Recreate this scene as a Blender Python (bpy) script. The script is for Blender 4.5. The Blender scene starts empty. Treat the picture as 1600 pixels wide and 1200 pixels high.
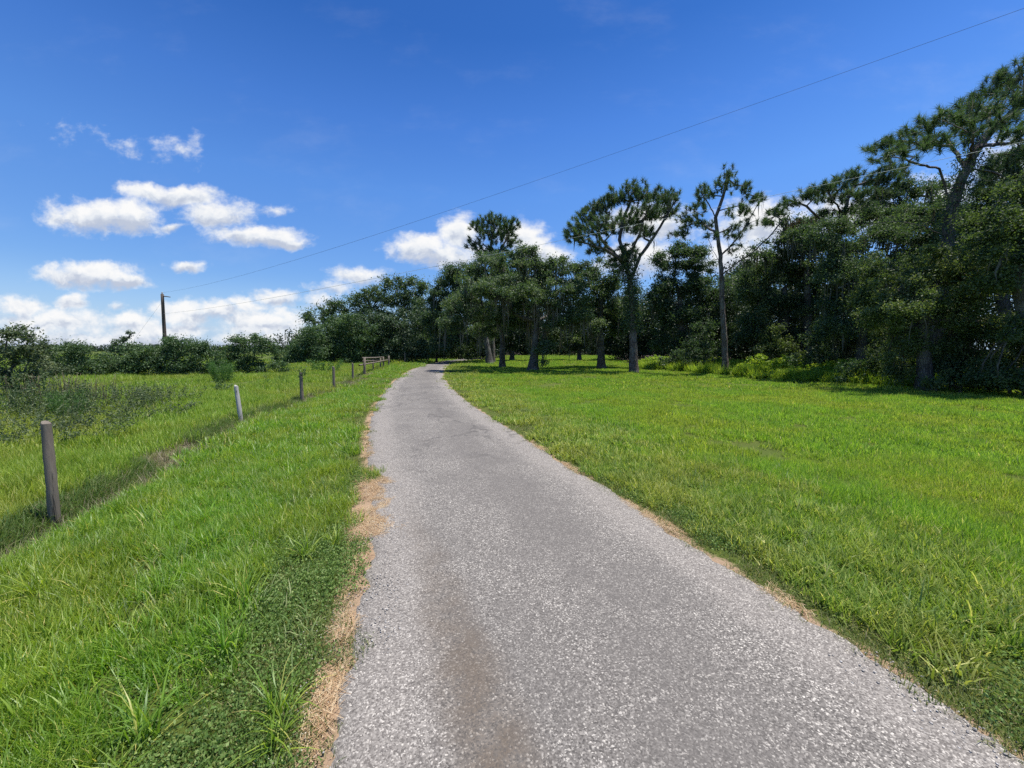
import bpy, math, random
import numpy as np
from mathutils import Vector

S = bpy.context.scene
C = S.collection
R = math.radians
# ------------------------------------------------------------------ camera, sky, sun, exposure
EYE, F, PITCH = 1.75, 600.0, math.atan(55 / 600.0)
cam = bpy.data.cameras.new('camera'); camo = bpy.data.objects.new('camera', cam); C.objects.link(camo)
cam.sensor_width = 36; cam.lens = 36 * F / 1600; cam.clip_start = 0.05; cam.clip_end = 3000
camo.location = (0, 0, EYE); camo.rotation_euler = (math.pi / 2 - PITCH, 0, 0)
S.camera = camo
S.view_settings.view_transform = 'Standard'; S.view_settings.look = 'None'
EXPO = 0.45
S.view_settings.exposure = EXPO; S.view_settings.gamma = 1.0
SUN_EL, SUN_AZ = 75.0, 80.0
sl = bpy.data.lights.new('sun', 'SUN'); sl.energy = 4.9; sl.angle = R(0.53); sl.color = (1.0, 0.955, 0.88)
so = bpy.data.objects.new('sun', sl); C.objects.link(so)
sv = Vector((math.sin(R(SUN_AZ)) * math.cos(R(SUN_EL)), math.cos(R(SUN_AZ)) * math.cos(R(SUN_EL)), math.sin(R(SUN_EL))))
so.rotation_euler = sv.to_track_quat('Z', 'Y').to_euler(); so.location = (30, 60, 80)
S.cycles.max_bounces = 6; S.cycles.diffuse_bounces = 3; S.cycles.transmission_bounces = 4; S.cycles.glossy_bounces = 2
S.cycles.transparent_max_bounces = 4; S.cycles.caustics_reflective = False; S.cycles.caustics_refractive = False
S.cycles.sample_clamp_indirect = 3.0; S.cycles.use_denoising = False

CP, SP = math.cos(PITCH), math.sin(PITCH)
def ray(px, py):
    c, s = (px - 800) / F, (600 - py) / F
    return np.array([c, CP + s * SP, -SP + s * CP])
def pix(px, py, Y):                      # point seen at a photo pixel, at distance Y ahead
    d = ray(px, py); t = Y / d[1]
    return np.array([0, 0, EYE]) + d * t
def gnd(px, py, z=0.0):                  # point of the ground seen at a photo pixel
    d = ray(px, py); t = (z - EYE) / d[2]
    return np.array([0, 0, EYE]) + d * t

# ---- node helpers
class NT:
    def __init__(s, tree): s.t = tree; s.n = tree.nodes; s.l = tree.links; s.n.clear()
    def add(s, typ, inputs=None, **kw):
        n = s.n.new(typ)
        for k, v in kw.items(): setattr(n, k, v)
        for k, v in (inputs or {}).items():
            if isinstance(v, bpy.types.NodeSocket): s.l.new(v, n.inputs[k])
            else: n.inputs[k].default_value = v
        return n
    def m(s, op, a, b=0.0, c=0.0, clamp=False):
        return s.add('ShaderNodeMath', {0: a, 1: b, 2: c}, operation=op, use_clamp=clamp).outputs[0]
    def vm(s, op, a, b=(0, 0, 0), c=(0, 0, 0), out=0):
        n = s.add('ShaderNodeVectorMath', operation=op)
        for i, v in enumerate((a, b, c)):
            if i >= len(n.inputs): break
            if isinstance(v, bpy.types.NodeSocket): s.l.new(v, n.inputs[i])
            else:
                try: n.inputs[i].default_value = v
                except Exception: pass
        return n.outputs['Value' if out else 'Vector']
    def noise(s, vec, scale, detail=4, rough=0.55, lac=2.0, dist=0.0, out='Fac'):
        n = s.add('ShaderNodeTexNoise', {'Scale': scale, 'Detail': detail, 'Roughness': rough, 'Lacunarity': lac, 'Distortion': dist})
        if vec is not None: s.l.new(vec, n.inputs['Vector'])
        return n.outputs[out]
    def ramp(s, fac, stops, interp='LINEAR'):
        n = s.add('ShaderNodeValToRGB', {0: fac}); cr = n.color_ramp; cr.interpolation = interp
        while len(cr.elements) < len(stops): cr.elements.new(0.5)
        for e, (p, c) in zip(cr.elements, stops):
            e.position = p; e.color = (*c, 1) if len(c) == 3 else c
        return n.outputs['Color']
    def step(s, v, a, b, lo=0.0, hi=1.0):
        return s.add('ShaderNodeMapRange', {'Value': v, 'From Min': a, 'From Max': b, 'To Min': lo, 'To Max': hi}, interpolation_type='SMOOTHSTEP').outputs[0]
    def mix(s, fac, a, b, blend='MIX'):
        n = s.add('ShaderNodeMix', data_type='RGBA', blend_type=blend)
        for i, v in ((0, fac), (6, a), (7, b)):
            if isinstance(v, bpy.types.NodeSocket): s.l.new(v, n.inputs[i])
            else: n.inputs[i].default_value = v if i == 0 else (*v, 1) if len(v) == 3 else v
        return n.outputs[2]

# ---- sky: physical sky with clouds placed by direction (azimuth, elevation)
W = bpy.data.worlds.new('World'); S.world = W; W.use_nodes = True
w = NT(W.node_tree)
sky = w.add('ShaderNodeTexSky', sky_type='NISHITA', sun_disc=False, sun_elevation=R(SUN_EL), sun_rotation=R(SUN_AZ))
sky.altitude = 0; sky.air_density = 1.0; sky.dust_density = 0.6; sky.ozone_density = 2.5
SKY_STRENGTH = 0.085
tc = w.add('ShaderNodeTexCoord').outputs['Generated']
sep = w.add('ShaderNodeSeparateXYZ', {0: tc})
el = w.m('ARCSINE', sep.outputs[2])
yd = w.m('MAXIMUM', w.m('ABSOLUTE', sep.outputs[1]), 0.04)      # cumulus bases lie level, so clouds sit on a far upright sheet of sky
P2 = w.add('ShaderNodeCombineXYZ', {0: w.m('DIVIDE', sep.outputs[0], yd), 1: w.m('DIVIDE', sep.outputs[2], yd), 2: 0.0}).outputs[0]
def azel(px, py):
    d = ray(px, py); return d[0] / d[1], d[2] / d[1]
# px, py, rx, ry in the photo's pixels, density
CLOUDS = [
 (150, 338, 105, 36, 1.0), (205, 336, 60, 40, 1.0), (225, 300, 62, 22, .9), (285, 306, 80, 26, 1.0), (338, 336, 75, 30, 1.0), (395, 368, 105, 22, 1.0),
 (440, 376, 60, 13, .9), (268, 354, 30, 9, .7), (365, 320, 45, 16, .5), (430, 325, 32, 12, .45), (210, 226, 42, 20, .35), (280, 232, 48, 30, .4), (130, 205, 50, 18, .12),
 (140, 430, 110, 26, 1.0), (195, 440, 60, 18, .95), (292, 417, 42, 14, .8),
 (25, 478, 60, 26, 1.0), (112, 472, 34, 20, 1.0), (75, 505, 150, 32, .95), (205, 502, 46, 20, .95), (285, 492, 60, 28, 1.0), (180, 480, 30, 10, .5), (250, 515, 120, 26, .9), (20, 530, 120, 24, .8),
 (345, 486, 60, 22, 1.0), (430, 464, 50, 20, 1.0), (385, 478, 50, 18, .9), (415, 505, 100, 34, 1.0), (180, 534, 260, 26, .85), (420, 535, 150, 26, .9), (500, 470, 40, 18, .7),
 (655, 384, 66, 30, 1.0), (722, 362, 48, 38, 1.0), (705, 400, 75, 30, 1.0), (820, 374, 56, 40, 1.0), (850, 398, 60, 30, 1.0),
 (560, 430, 70, 20, .75), (520, 450, 60, 14, .6), (1010, 350, 90, 48, 1.0), (1000, 405, 90, 40, .9), (1190, 350, 95, 52, 1.0), (1150, 400, 110, 36, 1.0),
 (1330, 335, 140, 48, .8), (1480, 310, 80, 50, .7), (1570, 260, 90, 50, .75), (1700, 300, 200, 120, .9)]
warp = w.noise(P2, 9.0, 5, 0.6, out='Color')
Pw = w.vm('MULTIPLY_ADD', w.vm('SUBTRACT', warp, (.5, .5, .5)), (0.085, 0.06, 0), P2)
dens = shade = None
for (px, py, rx, ry, q) in CLOUDS:
    a0, e0 = azel(px, py)
    ra = abs(azel(px + rx, py)[0] - azel(px - rx, py)[0]) / 2; re = abs(azel(px, py - ry)[1] - azel(px, py + ry)[1]) / 2
    v = w.vm('MULTIPLY_ADD', Pw, (1 / ra, 1 / re, 0), (-a0 / ra, -e0 / re, 0))
    ln = w.vm('LENGTH', v, out=1)
    d = w.m('MULTIPLY_ADD', ln, -q, q)               # q at the middle, 0 on the rim
    yy = w.add('ShaderNodeSeparateXYZ', {0: v}).outputs[1]
    sh = w.m('MULTIPLY', yy, w.m('MAXIMUM', d, 0.0))
    shade = sh if shade is None else w.m('ADD', shade, sh)
    dens = d if dens is None else w.m('SMOOTH_MAX', dens, d, 0.12)
fb = w.noise(w.vm('MULTIPLY', P2, (1, 1.5, 1)), 15.0, 8, 0.62)
bil = w.noise(w.vm('MULTIPLY', Pw, (1, 1.3, 1)), 34.0, 6, 0.55)
dn = w.m('ADD', dens, w.m('MULTIPLY', w.m('SUBTRACT', fb, 0.5), 1.25))
dn = w.m('ADD', dn, w.m('MULTIPLY', w.m('SUBTRACT', bil, 0.5), 0.35))
alpha = w.step(dn, 0.02, 0.66)
wisp = w.m('MULTIPLY', w.step(w.noise(w.vm('MULTIPLY', P2, (1.0, 2.2, 1)), 3.2, 6, 0.6), 0.5, 0.8), 0.07)
lowhaze = w.step(el, 0.17, 0.0, 0.0, 0.74)
# a deeper, clearer blue overhead than the plain sky model gives
EK = 2 ** -EXPO
tonec = w.ramp(w.m('DIVIDE', el, 1.2), [(.0, (.46, .63, .84)), (.12, (.45, .62, .86)), (.30, (.40, .67, 1.02)), (.41, (.295, .57, .98)), (.535, (.165, .42, .81)), (.8, (.13, .34, .69))])
alpha = w.m('MAXIMUM', alpha, w.m('MULTIPLY', wisp, 1.0))
tone = w.m('ADD', w.m('MULTIPLY', shade, 1.15), w.m('MULTIPLY', w.m('SUBTRACT', bil, 0.5), 0.9))
ccol = w.ramp(w.step(tone, -0.34, 0.30), [(0.0, (0.52, 0.58, 0.71)), (0.5, (0.80, 0.84, 0.90)), (1.0, (0.97, 0.97, 0.97))])
skyc = w.mix(lowhaze, w.vm('MULTIPLY', w.vm('MULTIPLY', sky.outputs[0], (SKY_STRENGTH * 2.08 * EK,) * 3), tonec), (0.50 * EK, 0.66 * EK, 0.90 * EK))
ccol = w.vm('MULTIPLY', ccol, (EK,) * 3)
bg = w.add('ShaderNodeBackground', {'Color': w.mix(alpha, skyc, ccol), 'Strength': 1.0})
wo = w.add('ShaderNodeOutputWorld', {'Surface': bg.outputs[0]})
W.cycles.sampling_method = 'MANUAL'; W.cycles.sample_map_resolution = 512

# ------------------------------------------------------------------ mesh helpers
def link(o, parent=None):
    C.objects.link(o)
    if parent is not None: o.parent = parent
    return o
def raw_mesh(name, verts, polys, mat, smooth=False, attrs=None):
    """polys: list of integer arrays, each (n, k)"""
    me = bpy.data.meshes.new(name); verts = np.asarray(verts, np.float32)
    me.vertices.add(len(verts)); me.vertices.foreach_set('co', verts.ravel())
    li = np.concatenate([p.ravel() for p in polys]).astype(np.int32)
    tot = np.concatenate([np.full(len(p), p.shape[1]) for p in polys]).astype(np.int32)
    st = np.concatenate([[0], np.cumsum(tot)[:-1]]).astype(np.int32)
    me.loops.add(len(li)); me.loops.foreach_set('vertex_index', li)
    me.polygons.add(len(tot)); me.polygons.foreach_set('loop_start', st)
    if smooth: me.polygons.foreach_set('use_smooth', np.ones(len(tot), bool))
    for k, v in (attrs or {}).items():
        v = np.asarray(v, np.float32)
        a = me.attributes.new(k, 'FLOAT' if v.ndim == 1 else 'FLOAT_VECTOR', 'POINT')
        a.data.foreach_set('value' if v.ndim == 1 else 'vector', v.ravel())
    me.update(calc_edges=True)
    if mat is not None: me.materials.append(mat)
    return me
def obj(name, me, parent=None): return link(bpy.data.objects.new(name, me), parent)
def tag(o, label=None, cat=None, group=None, kind=None):
    for k, v in (('label', label), ('category', cat), ('group', group), ('kind', kind)):
        if v: o[k] = v
    return o
def thing(name, label, cat, loc, group=None):
    o = link(bpy.data.objects.new(name, None)); o.location = loc; o.empty_display_size = 0.3
    return tag(o, label, cat, group)

class Tubes:
    def __init__(s): s.v = []; s.q = []; s.n = 0
    def add(s, pts, rad, sides=6, wob=0.0, rng=None, cap=True):
        pts = np.asarray(pts, float); k = len(pts); rad = np.broadcast_to(np.asarray(rad, float), (k,))
        tan = np.gradient(pts, axis=0) if k > 2 else np.repeat([pts[-1] - pts[0]], k, 0)
        tan /= np.linalg.norm(tan, axis=1, keepdims=True) + 1e-9
        ref = np.array([1.0, 0, 0]) if abs(tan[0][0]) < 0.8 else np.array([0, 1.0, 0])
        u = ref - tan * (tan @ ref)[:, None]; u /= np.linalg.norm(u, axis=1, keepdims=True) + 1e-9
        vv = np.cross(tan, u)
        a = np.arange(sides) * 2 * np.pi / sides
        r = np.repeat(rad[:, None], sides, 1)
        if wob and rng is not None: r = r * (1 + wob * rng.standard_normal((k, sides)))
        ring = pts[:, None] + r[..., None] * (np.cos(a)[None, :, None] * u[:, None] + np.sin(a)[None, :, None] * vv[:, None])
        V = ring.reshape(-1, 3); i = np.arange(k - 1)[:, None] * sides; j = np.arange(sides)[None]; jn = (j + 1) % sides
        q = np.stack([i + j, i + jn, i + sides + jn, i + sides + j], -1).reshape(-1, 4) + s.n
        s.v.append(V); s.q.append(q); s.n += len(V)
        if cap:
            s.v.append(pts[-1:] + tan[-1:] * rad[-1] * 0.2); t = s.n; s.n += 1
            b = t - sides + np.arange(sides)
            s.q.append(np.stack([b, np.roll(b, -1), np.full(sides, t)], -1))
    def mesh(s, name, mat, smooth=True):
        q4 = [q for q in s.q if q.shape[1] == 4]; q3 = [q for q in s.q if q.shape[1] == 3]
        polys = [np.concatenate(q4)] + ([np.concatenate(q3)] if q3 else [])
        return raw_mesh(name, np.concatenate(s.v), polys, mat, smooth)

# ------------------------------------------------------------------ materials
def mat(name):
    m = bpy.data.materials.new(name); m.use_nodes = True; return m, NT(m.node_tree)
def leaf_mat(name, cols, trans=0.35, gloss=0.06, rough=0.45, patch=None, patch_scale=0.3, tcol=1.3):
    """cols: ramp over the per-leaf tint attribute; patch: second colour set mixed in by world-space noise"""
    m, t = mat(name)
    a = t.add('ShaderNodeAttribute', attribute_name='tint').outputs['Fac']
    col = t.ramp(a, cols)
    if patch:
        pos = t.add('ShaderNodeNewGeometry').outputs['Position']
        f = t.step(t.noise(pos, patch_scale, 3, 0.6), 0.42, 0.62)
        col = t.mix(f, col, t.ramp(a, patch)); v = t.step(t.noise(pos, 1.7, 5, .65), .3, .7, .85, 1.12); col = t.mix(1.0, col, t.add('ShaderNodeCombineXYZ', {0: v, 1: v, 2: v}).outputs[0], 'MULTIPLY')
    d = t.add('ShaderNodeBsdfDiffuse', {'Color': col}).outputs[0]
    tr = t.add('ShaderNodeBsdfTranslucent', {'Color': t.mix(1.0, col, (tcol, tcol, tcol * 0.55), 'MULTIPLY')}).outputs[0]
    s1 = t.add('ShaderNodeMixShader', {0: trans, 1: d, 2: tr}).outputs[0]
    g = t.add('ShaderNodeBsdfGlossy', {'Color': (.9, .9, .9, 1), 'Roughness': rough}).outputs[0]
    s2 = t.add('ShaderNodeMixShader', {0: gloss, 1: s1, 2: g}).outputs[0]
    t.add('ShaderNodeOutputMaterial', {0: s2}); return m
M = {}
M['oak_leaf'] = leaf_mat('oak_leaf', [(0, (0.040, 0.078, 0.029)), (.5, (0.066, 0.118, 0.042)), (.85, (0.113, 0.171, 0.059)), (1, (0.181, 0.233, 0.097))], .42, .045, .62, tcol=1.55)
M['warm_leaf'] = leaf_mat('warm_leaf', [(0, (0.049, 0.083, 0.024)), (.5, (0.086, 0.134, 0.036)), (.85, (0.137, 0.192, 0.058)), (1, (0.230, 0.264, 0.103))], .45, .035, .6, tcol=1.5)  # olive oak leaf, its colour lightened to look sunlit
M['scrub_leaf'] = leaf_mat('scrub_leaf', [(0, (.05, .085, .035)), (.5, (.085, .13, .055)), (1, (.16, .20, .10))], .36, .02, .65)
M['dull_leaf'] = leaf_mat('dull_leaf', [(0, (0.061, 0.092, 0.045)), (.5, (0.111, 0.151, 0.073)), (1, (0.216, 0.252, 0.125))], .32, .02, .65)
M['far_leaf'] = leaf_mat('far_leaf', [(0, (0.035, 0.069, 0.029)), (.5, (0.055, 0.106, 0.040)), (1, (0.107, 0.165, 0.064))], .32, .05, .65)
M['bush_leaf'] = leaf_mat('bush_leaf', [(0, (0.048, 0.098, 0.032)), (.5, (0.081, 0.152, 0.048)), (1, (0.144, 0.218, 0.075))], .35, .04, .65)
M['shaded_leaf'] = leaf_mat('shaded_leaf', [(0, (0.016, 0.034, 0.011)), (1, (0.041, 0.071, 0.025))], .22, .03, .5)  # leaf colour darkened to carry the deep shade inside the wood
M['needle'] = leaf_mat('needle', [(0, (0.038, 0.076, 0.031)), (.6, (0.066, 0.121, 0.044)), (1, (0.124, 0.180, 0.063))], .38, .05, .55, tcol=1.5)
M['dead_needle'] = leaf_mat('dead_needle', [(0, (.13, .07, .03)), (1, (.24, .14, .06))], .3, .02)
M['fern'] = leaf_mat('fern', [(0, (0.131, 0.242, 0.024)), (.5, (0.264, 0.405, 0.036)), (1, (0.482, 0.568, 0.060))], .42, .03, .5)
M['fennel'] = leaf_mat('fennel', [(0, (.05, .13, .03)), (1, (.11, .22, .05))], .4, .02, .5)
M['moss'] = leaf_mat('moss', [(0, (.09, .09, .075)), (1, (.19, .185, .155))], .3, .01, .6)
M['straw'] = leaf_mat('straw', [(0, (.26, .15, .075)), (.5, (.46, .31, .17)), (1, (.62, .50, .33))], .15, .03, .5)
M['dry'] = leaf_mat('dry', [(0, (.17, .14, .09)), (1, (.42, .37, .25))], .2, .02, .5)
M['lawn'] = leaf_mat('lawn', [(0, (0.133, 0.266, 0.027)), (.55, (0.235, 0.406, 0.044)), (.93, (0.344, 0.500, 0.077)), (1, (0.656, 0.594, 0.250))], .50, .015, .6,
    [(0, (0.173, 0.266, 0.027)), (.55, (0.296, 0.406, 0.046)), (.92, (0.423, 0.500, 0.086)), (1, (0.703, 0.594, 0.266))], 0.35)
M['coarse'] = leaf_mat('coarse', [(0, (0.122, 0.216, 0.027)), (.6, (0.230, 0.346, 0.054)), (.93, (0.417, 0.487, 0.107)), (1, (0.750, 0.672, 0.274))], .45, .02, .6,
    [(0, (0.153, 0.216, 0.030)), (.6, (0.285, 0.336, 0.061)), (.92, (0.481, 0.487, 0.122)), (1, (0.750, 0.746, 0.304))], 0.9)
M['verge'] = leaf_mat('verge', [(0, (0.108, 0.235, 0.019)), (.6, (0.199, 0.374, 0.029)), (.94, (0.331, 0.484, 0.053)), (1, (0.693, 0.592, 0.189))], .50, .04, .5,
    [(0, (0.140, 0.226, 0.021)), (.6, (0.248, 0.359, 0.032)), (.93, (0.413, 0.484, 0.063)), (1, (0.743, 0.624, 0.209))], 0.7)
M['pasture'] = leaf_mat('pasture', [(0, (0.142, 0.261, 0.028)), (.6, (0.252, 0.392, 0.042)), (.9, (0.386, 0.522, 0.074)), (1, (0.603, 0.559, 0.207))], .42, .03, .5,
    [(0, (0.184, 0.261, 0.030)), (.6, (0.318, 0.392, 0.052)), (.9, (0.452, 0.503, 0.089)), (1, (0.671, 0.597, 0.237))], 0.22)
M['bank'] = leaf_mat('bank', [(0, (0.056, 0.112, 0.022)), (.6, (0.119, 0.206, 0.043)), (.88, (0.200, 0.250, 0.075)), (1, (0.375, 0.325, 0.175))], .35, .02, .6)  # dull grass, darkened further for the shade of overhanging blades in the rut
M['pale_blade'] = leaf_mat('pale_blade', [(0, (.11, .20, .05)), (.6, (.20, .29, .09)), (1, (.40, .42, .20))], .4, .02, .55)
M['worn'] = leaf_mat('worn', [(0, (.09, .14, .035)), (.6, (.17, .22, .06)), (.85, (.30, .30, .12)), (1, (.5, .40, .22))], .4, .02, .6)
M['weed'] = leaf_mat('weed', [(0, (0.093, 0.170, 0.037)), (.6, (0.170, 0.272, 0.068)), (1, (0.340, 0.425, 0.153))], .36, .015, .6)

def bark_mat(name, c0, c1, sc=6.0):
    m, t = mat(name)
    p = t.add('ShaderNodeTexCoord').outputs['Object']
    v = t.vm('MULTIPLY', p, (1, 1, .28))
    n1 = t.noise(v, sc * 2.2, 8, .68); n2 = t.noise(p, 1.3, 3)
    vo = t.add('ShaderNodeTexVoronoi', {'Vector': v, 'Scale': sc * 1.6}, feature='DISTANCE_TO_EDGE').outputs[0]
    f = t.m('MULTIPLY', t.step(vo, 0.0, .16), t.step(n1, .25, .7))
    col = t.mix(f, c0, c1); col = t.mix(t.step(n2, .45, .7, 0, .45), col, (0.272, 0.281, 0.238))
    b = t.add('ShaderNodeBump', {'Strength': .9, 'Distance': .03, 'Height': f})
    s = t.add('ShaderNodeBsdfPrincipled', {'Base Color': col, 'Roughness': .9, 'Normal': b.outputs[0]})
    t.add('ShaderNodeOutputMaterial', {0: s.outputs[0]}); return m
M['pine_bark'] = bark_mat('pine_bark', (.055, .042, .036), (.23, .185, .155), 5)
M['oak_bark'] = bark_mat('oak_bark', (.04, .035, .03), (.17, .155, .135), 8)
M['dead_wood'] = bark_mat('dead_wood', (.16, .14, .12), (.40, .37, .33), 6)
def wood_mat(name, c0, c1, pale):
    m, t = mat(name)
    p = t.add('ShaderNodeTexCoord').outputs['Object']
    g = t.noise(t.vm('MULTIPLY', p, (1, 1, .06)), 70, 6, .7); big = t.noise(p, 5, 5, .6)
    crack = t.step(t.noise(t.vm('MULTIPLY', p, (1, 1, .05)), 22, 3, .5), .66, .60)
    col = t.mix(g, c0, c1); col = t.mix(t.step(big, .5, .72, 0, .6), col, pale); col = t.mix(t.m('SUBTRACT', 1, crack), col, (.02, .017, .014))
    b = t.add('ShaderNodeBump', {'Strength': .7, 'Distance': .006, 'Height': t.m('ADD', g, crack)})
    s = t.add('ShaderNodeBsdfPrincipled', {'Base Color': col, 'Roughness': .88, 'Normal': b.outputs[0]})
    t.add('ShaderNodeOutputMaterial', {0: s.outputs[0]}); return m
M['post'] = wood_mat('post', (.085, .066, .05), (.27, .225, .18), (.20, .19, .15))
M['pale_post'] = wood_mat('pale_post', (.28, .265, .24), (.55, .53, .49), (.40, .385, .35))
M['pole'] = wood_mat('pole', (.06, .045, .036), (.13, .10, .08), (.10, .085, .07))
def plain(name, col, rough=.5, metal=0.0):
    m, t = mat(name); s = t.add('ShaderNodeBsdfPrincipled', {'Base Color': t.mix(t.noise(t.add('ShaderNodeTexCoord').outputs['Object'], 8, 3), tuple(c * .7 for c in col), tuple(min(1, c * 1.2) for c in col)), 'Roughness': rough, 'Metallic': metal})
    t.add('ShaderNodeOutputMaterial', {0: s.outputs[0]}); return m
M['wire'] = plain('wire', (.07, .07, .075), .8, 0)
M['sunlit_wire'] = plain('sunlit_wire', (.7, .69, .66), .6, 0)  # near-white colour stands in for sunlight glinting on the lower wire
M['insulator'] = plain('insulator', (.35, .33, .30), .3)

# ------------------------------------------------------------------ layout lines on the ground
LE = [(510, 1200), (530, 1090), (548, 1000), (566, 880), (590, 800), (582, 745), (576, 700), (577, 665), (588, 632), (602, 610), (618, 594), (636, 581), (658, 572), (684, 565.5), (712, 561.5)]
RE = [(1625, 1200), (1420, 1062), (1200, 925), (1062, 838), (940, 762), (835, 695), (765, 652), (722, 622), (701, 602), (692, 588), (693, 578), (702, 570.5), (722, 564.5), (752, 560.8)]
le = np.array([gnd(*p)[:2] for p in LE]); re_ = np.array([gnd(*p)[:2] for p in RE])
YS = np.concatenate([np.arange(-8, 30, .05), np.arange(30, 74, .25)])
def edge(e):
    e = np.vstack([[e[0][0] - .02, -8], e]); x = np.interp(YS, e[:, 1], e[:, 0])
    k = np.hanning(17); k /= k.sum(); xp = np.pad(x, 8, mode='edge'); return np.convolve(xp, k, 'valid')
XL, XR = edge(le), edge(re_)
def xl(y): return np.interp(y, YS, XL)
def xr(y): return np.interp(y, YS, XR)
POSTS = [((85, 803), (72, 663), .066), ((376, 656), (369, 603), .062), ((472, 623), (470, 583), .06), ((522, 607), (521, 574), .06), ((551.5, 594), (551, 568), .06)]
FP = np.array([gnd(*b)[:2] for b, _, _ in POSTS] + [gnd(569.5, 585)[:2], gnd(599, 573)[:2], gnd(633, 567)[:2], gnd(650, 563)[:2]])
def xf(y): return np.interp(y, np.concatenate([[-8], FP[:, 1]]), np.concatenate([[-1.6], FP[:, 0]]))
# the wood's edge, right of the lawn
WE = np.array([(30, -8), (27, 4), (23.5, 11), (20.8, 15.2), (17.6, 18.2), (15.6, 22.5), (14.2, 26.2), (12.6, 33), (14, 48), (18, 70), (26, 95)], float)
def in_wood(x, y):
    xe = np.interp(y, WE[:, 1], WE[:, 0]); return (x > xe) & (y > -8)
def vnoise(x, y, sc, seed=0):                # smooth value noise
    r = np.random.default_rng(seed); T = r.random((64, 64)); u, v = np.asarray(x) * sc + 1000, np.asarray(y) * sc + 1000
    i, j = np.floor(u).astype(int), np.floor(v).astype(int); fu, fv = u - i, v - j; fu = fu * fu * (3 - 2 * fu); fv = fv * fv * (3 - 2 * fv)
    g = lambda a, b: T[a % 64, b % 64]
    return (g(i, j) * (1 - fu) + g(i + 1, j) * fu) * (1 - fv) + (g(i, j + 1) * (1 - fu) + g(i + 1, j + 1) * fu) * fv
def height(x, y):
    x = np.asarray(x, float); y = np.asarray(y, float)
    off = np.maximum(np.maximum(xl(y) - x, x - xr(y)), 0.0); off = np.where(y > 74, 1.0, off)
    h = (vnoise(x, y, .45, 3) - .5) * .10 * np.clip((off - .2) / 2, 0, 1) + (vnoise(x, y, 1.9, 5) - .5) * .035 * np.clip(off / .6, 0, 1)
    h = h - .20 * np.exp(-((x - xf(y) - .10) / .30) ** 2) * (y < 45)
    return h
# ------------------------------------------------------------------ ground and road
def build_ground():
    def axis(a, b, near, fine, grow):
        p = [0.0]; s = fine
        while p[-1] < b:
            p.append(p[-1] + s)
            if p[-1] > near: s *= grow
        n = [0.0]; s = fine
        while n[-1] > a:
            n.append(n[-1] - s)
            if n[-1] < -near: s *= grow
        return np.array(n[:0:-1] + p)
    xs = axis(-1500, 1500, 14, .16, 1.07); ys = axis(-900, 1800, 18, .16, 1.07)
    X, Y = np.meshgrid(xs, ys); n, k = X.shape
    Z = height(X, Y) - .012
    V = np.stack([X, Y, Z], -1).reshape(-1, 3)
    i = (np.arange(n - 1)[:, None] * k + np.arange(k - 1)[None]).ravel(); q = np.stack([i, i + 1, i + k + 1, i + k], -1)
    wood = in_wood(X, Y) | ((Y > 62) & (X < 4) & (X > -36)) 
    rut = np.exp(-((X - xf(Y) - .1) / .42) ** 2) * (Y < 45)
    off = np.maximum(xl(Y) - X, X - xr(Y)); strip = np.clip(1 - np.where(X > xr(Y), (X - xr(Y)) / .13, off / (.30 + np.interp(Y, [2.9, 3.5, 4.2, 4.9, 5.3], [0, .15, .45, .2, 0]))), 0, 1) * (Y < 74)
    m, t = mat('ground_soil')
    p = t.add('ShaderNodeNewGeometry').outputs['Position']
    A = lambda nm: t.add('ShaderNodeAttribute', attribute_name=nm).outputs['Fac']
    n1 = t.noise(p, .6, 6, .65); n2 = t.noise(p, 26, 6, .7); n3 = t.noise(p, 130, 3, .7)
    grass = t.mix(n2, (.050, .075, .016), (.115, .150, .030)); grass = t.mix(t.step(n1, .4, .7, 0, .6), grass, (.11, .12, .03))
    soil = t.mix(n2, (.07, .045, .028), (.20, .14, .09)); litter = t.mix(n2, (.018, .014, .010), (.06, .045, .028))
    sand = t.mix(n3, (.24, .155, .095), (.48, .35, .235))
    col = t.mix(t.m('MULTIPLY', A('rut'), .9), grass, soil)
    col = t.mix(t.step(t.m('ADD', A('strip'), t.m('MULTIPLY', t.m('SUBTRACT', n2, .5), .9)), .35, .7), col, sand)
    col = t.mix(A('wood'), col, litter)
    b = t.add('ShaderNodeBump', {'Strength': .8, 'Distance': .03, 'Height': t.m('ADD', n2, t.m('MULTIPLY', n3, .3))})
    s = t.add('ShaderNodeBsdfPrincipled', {'Base Color': col, 'Roughness': .95, 'Normal': b.outputs[0]}); s.inputs['Specular IOR Level'].default_value = .1
    t.add('ShaderNodeOutputMaterial', {0: s.outputs[0]})
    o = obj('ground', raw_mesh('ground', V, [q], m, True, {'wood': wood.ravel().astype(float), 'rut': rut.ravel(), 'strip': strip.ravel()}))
    tag(o, 'grassy field and lawn reaching to the woods', None, None, 'structure')
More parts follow.
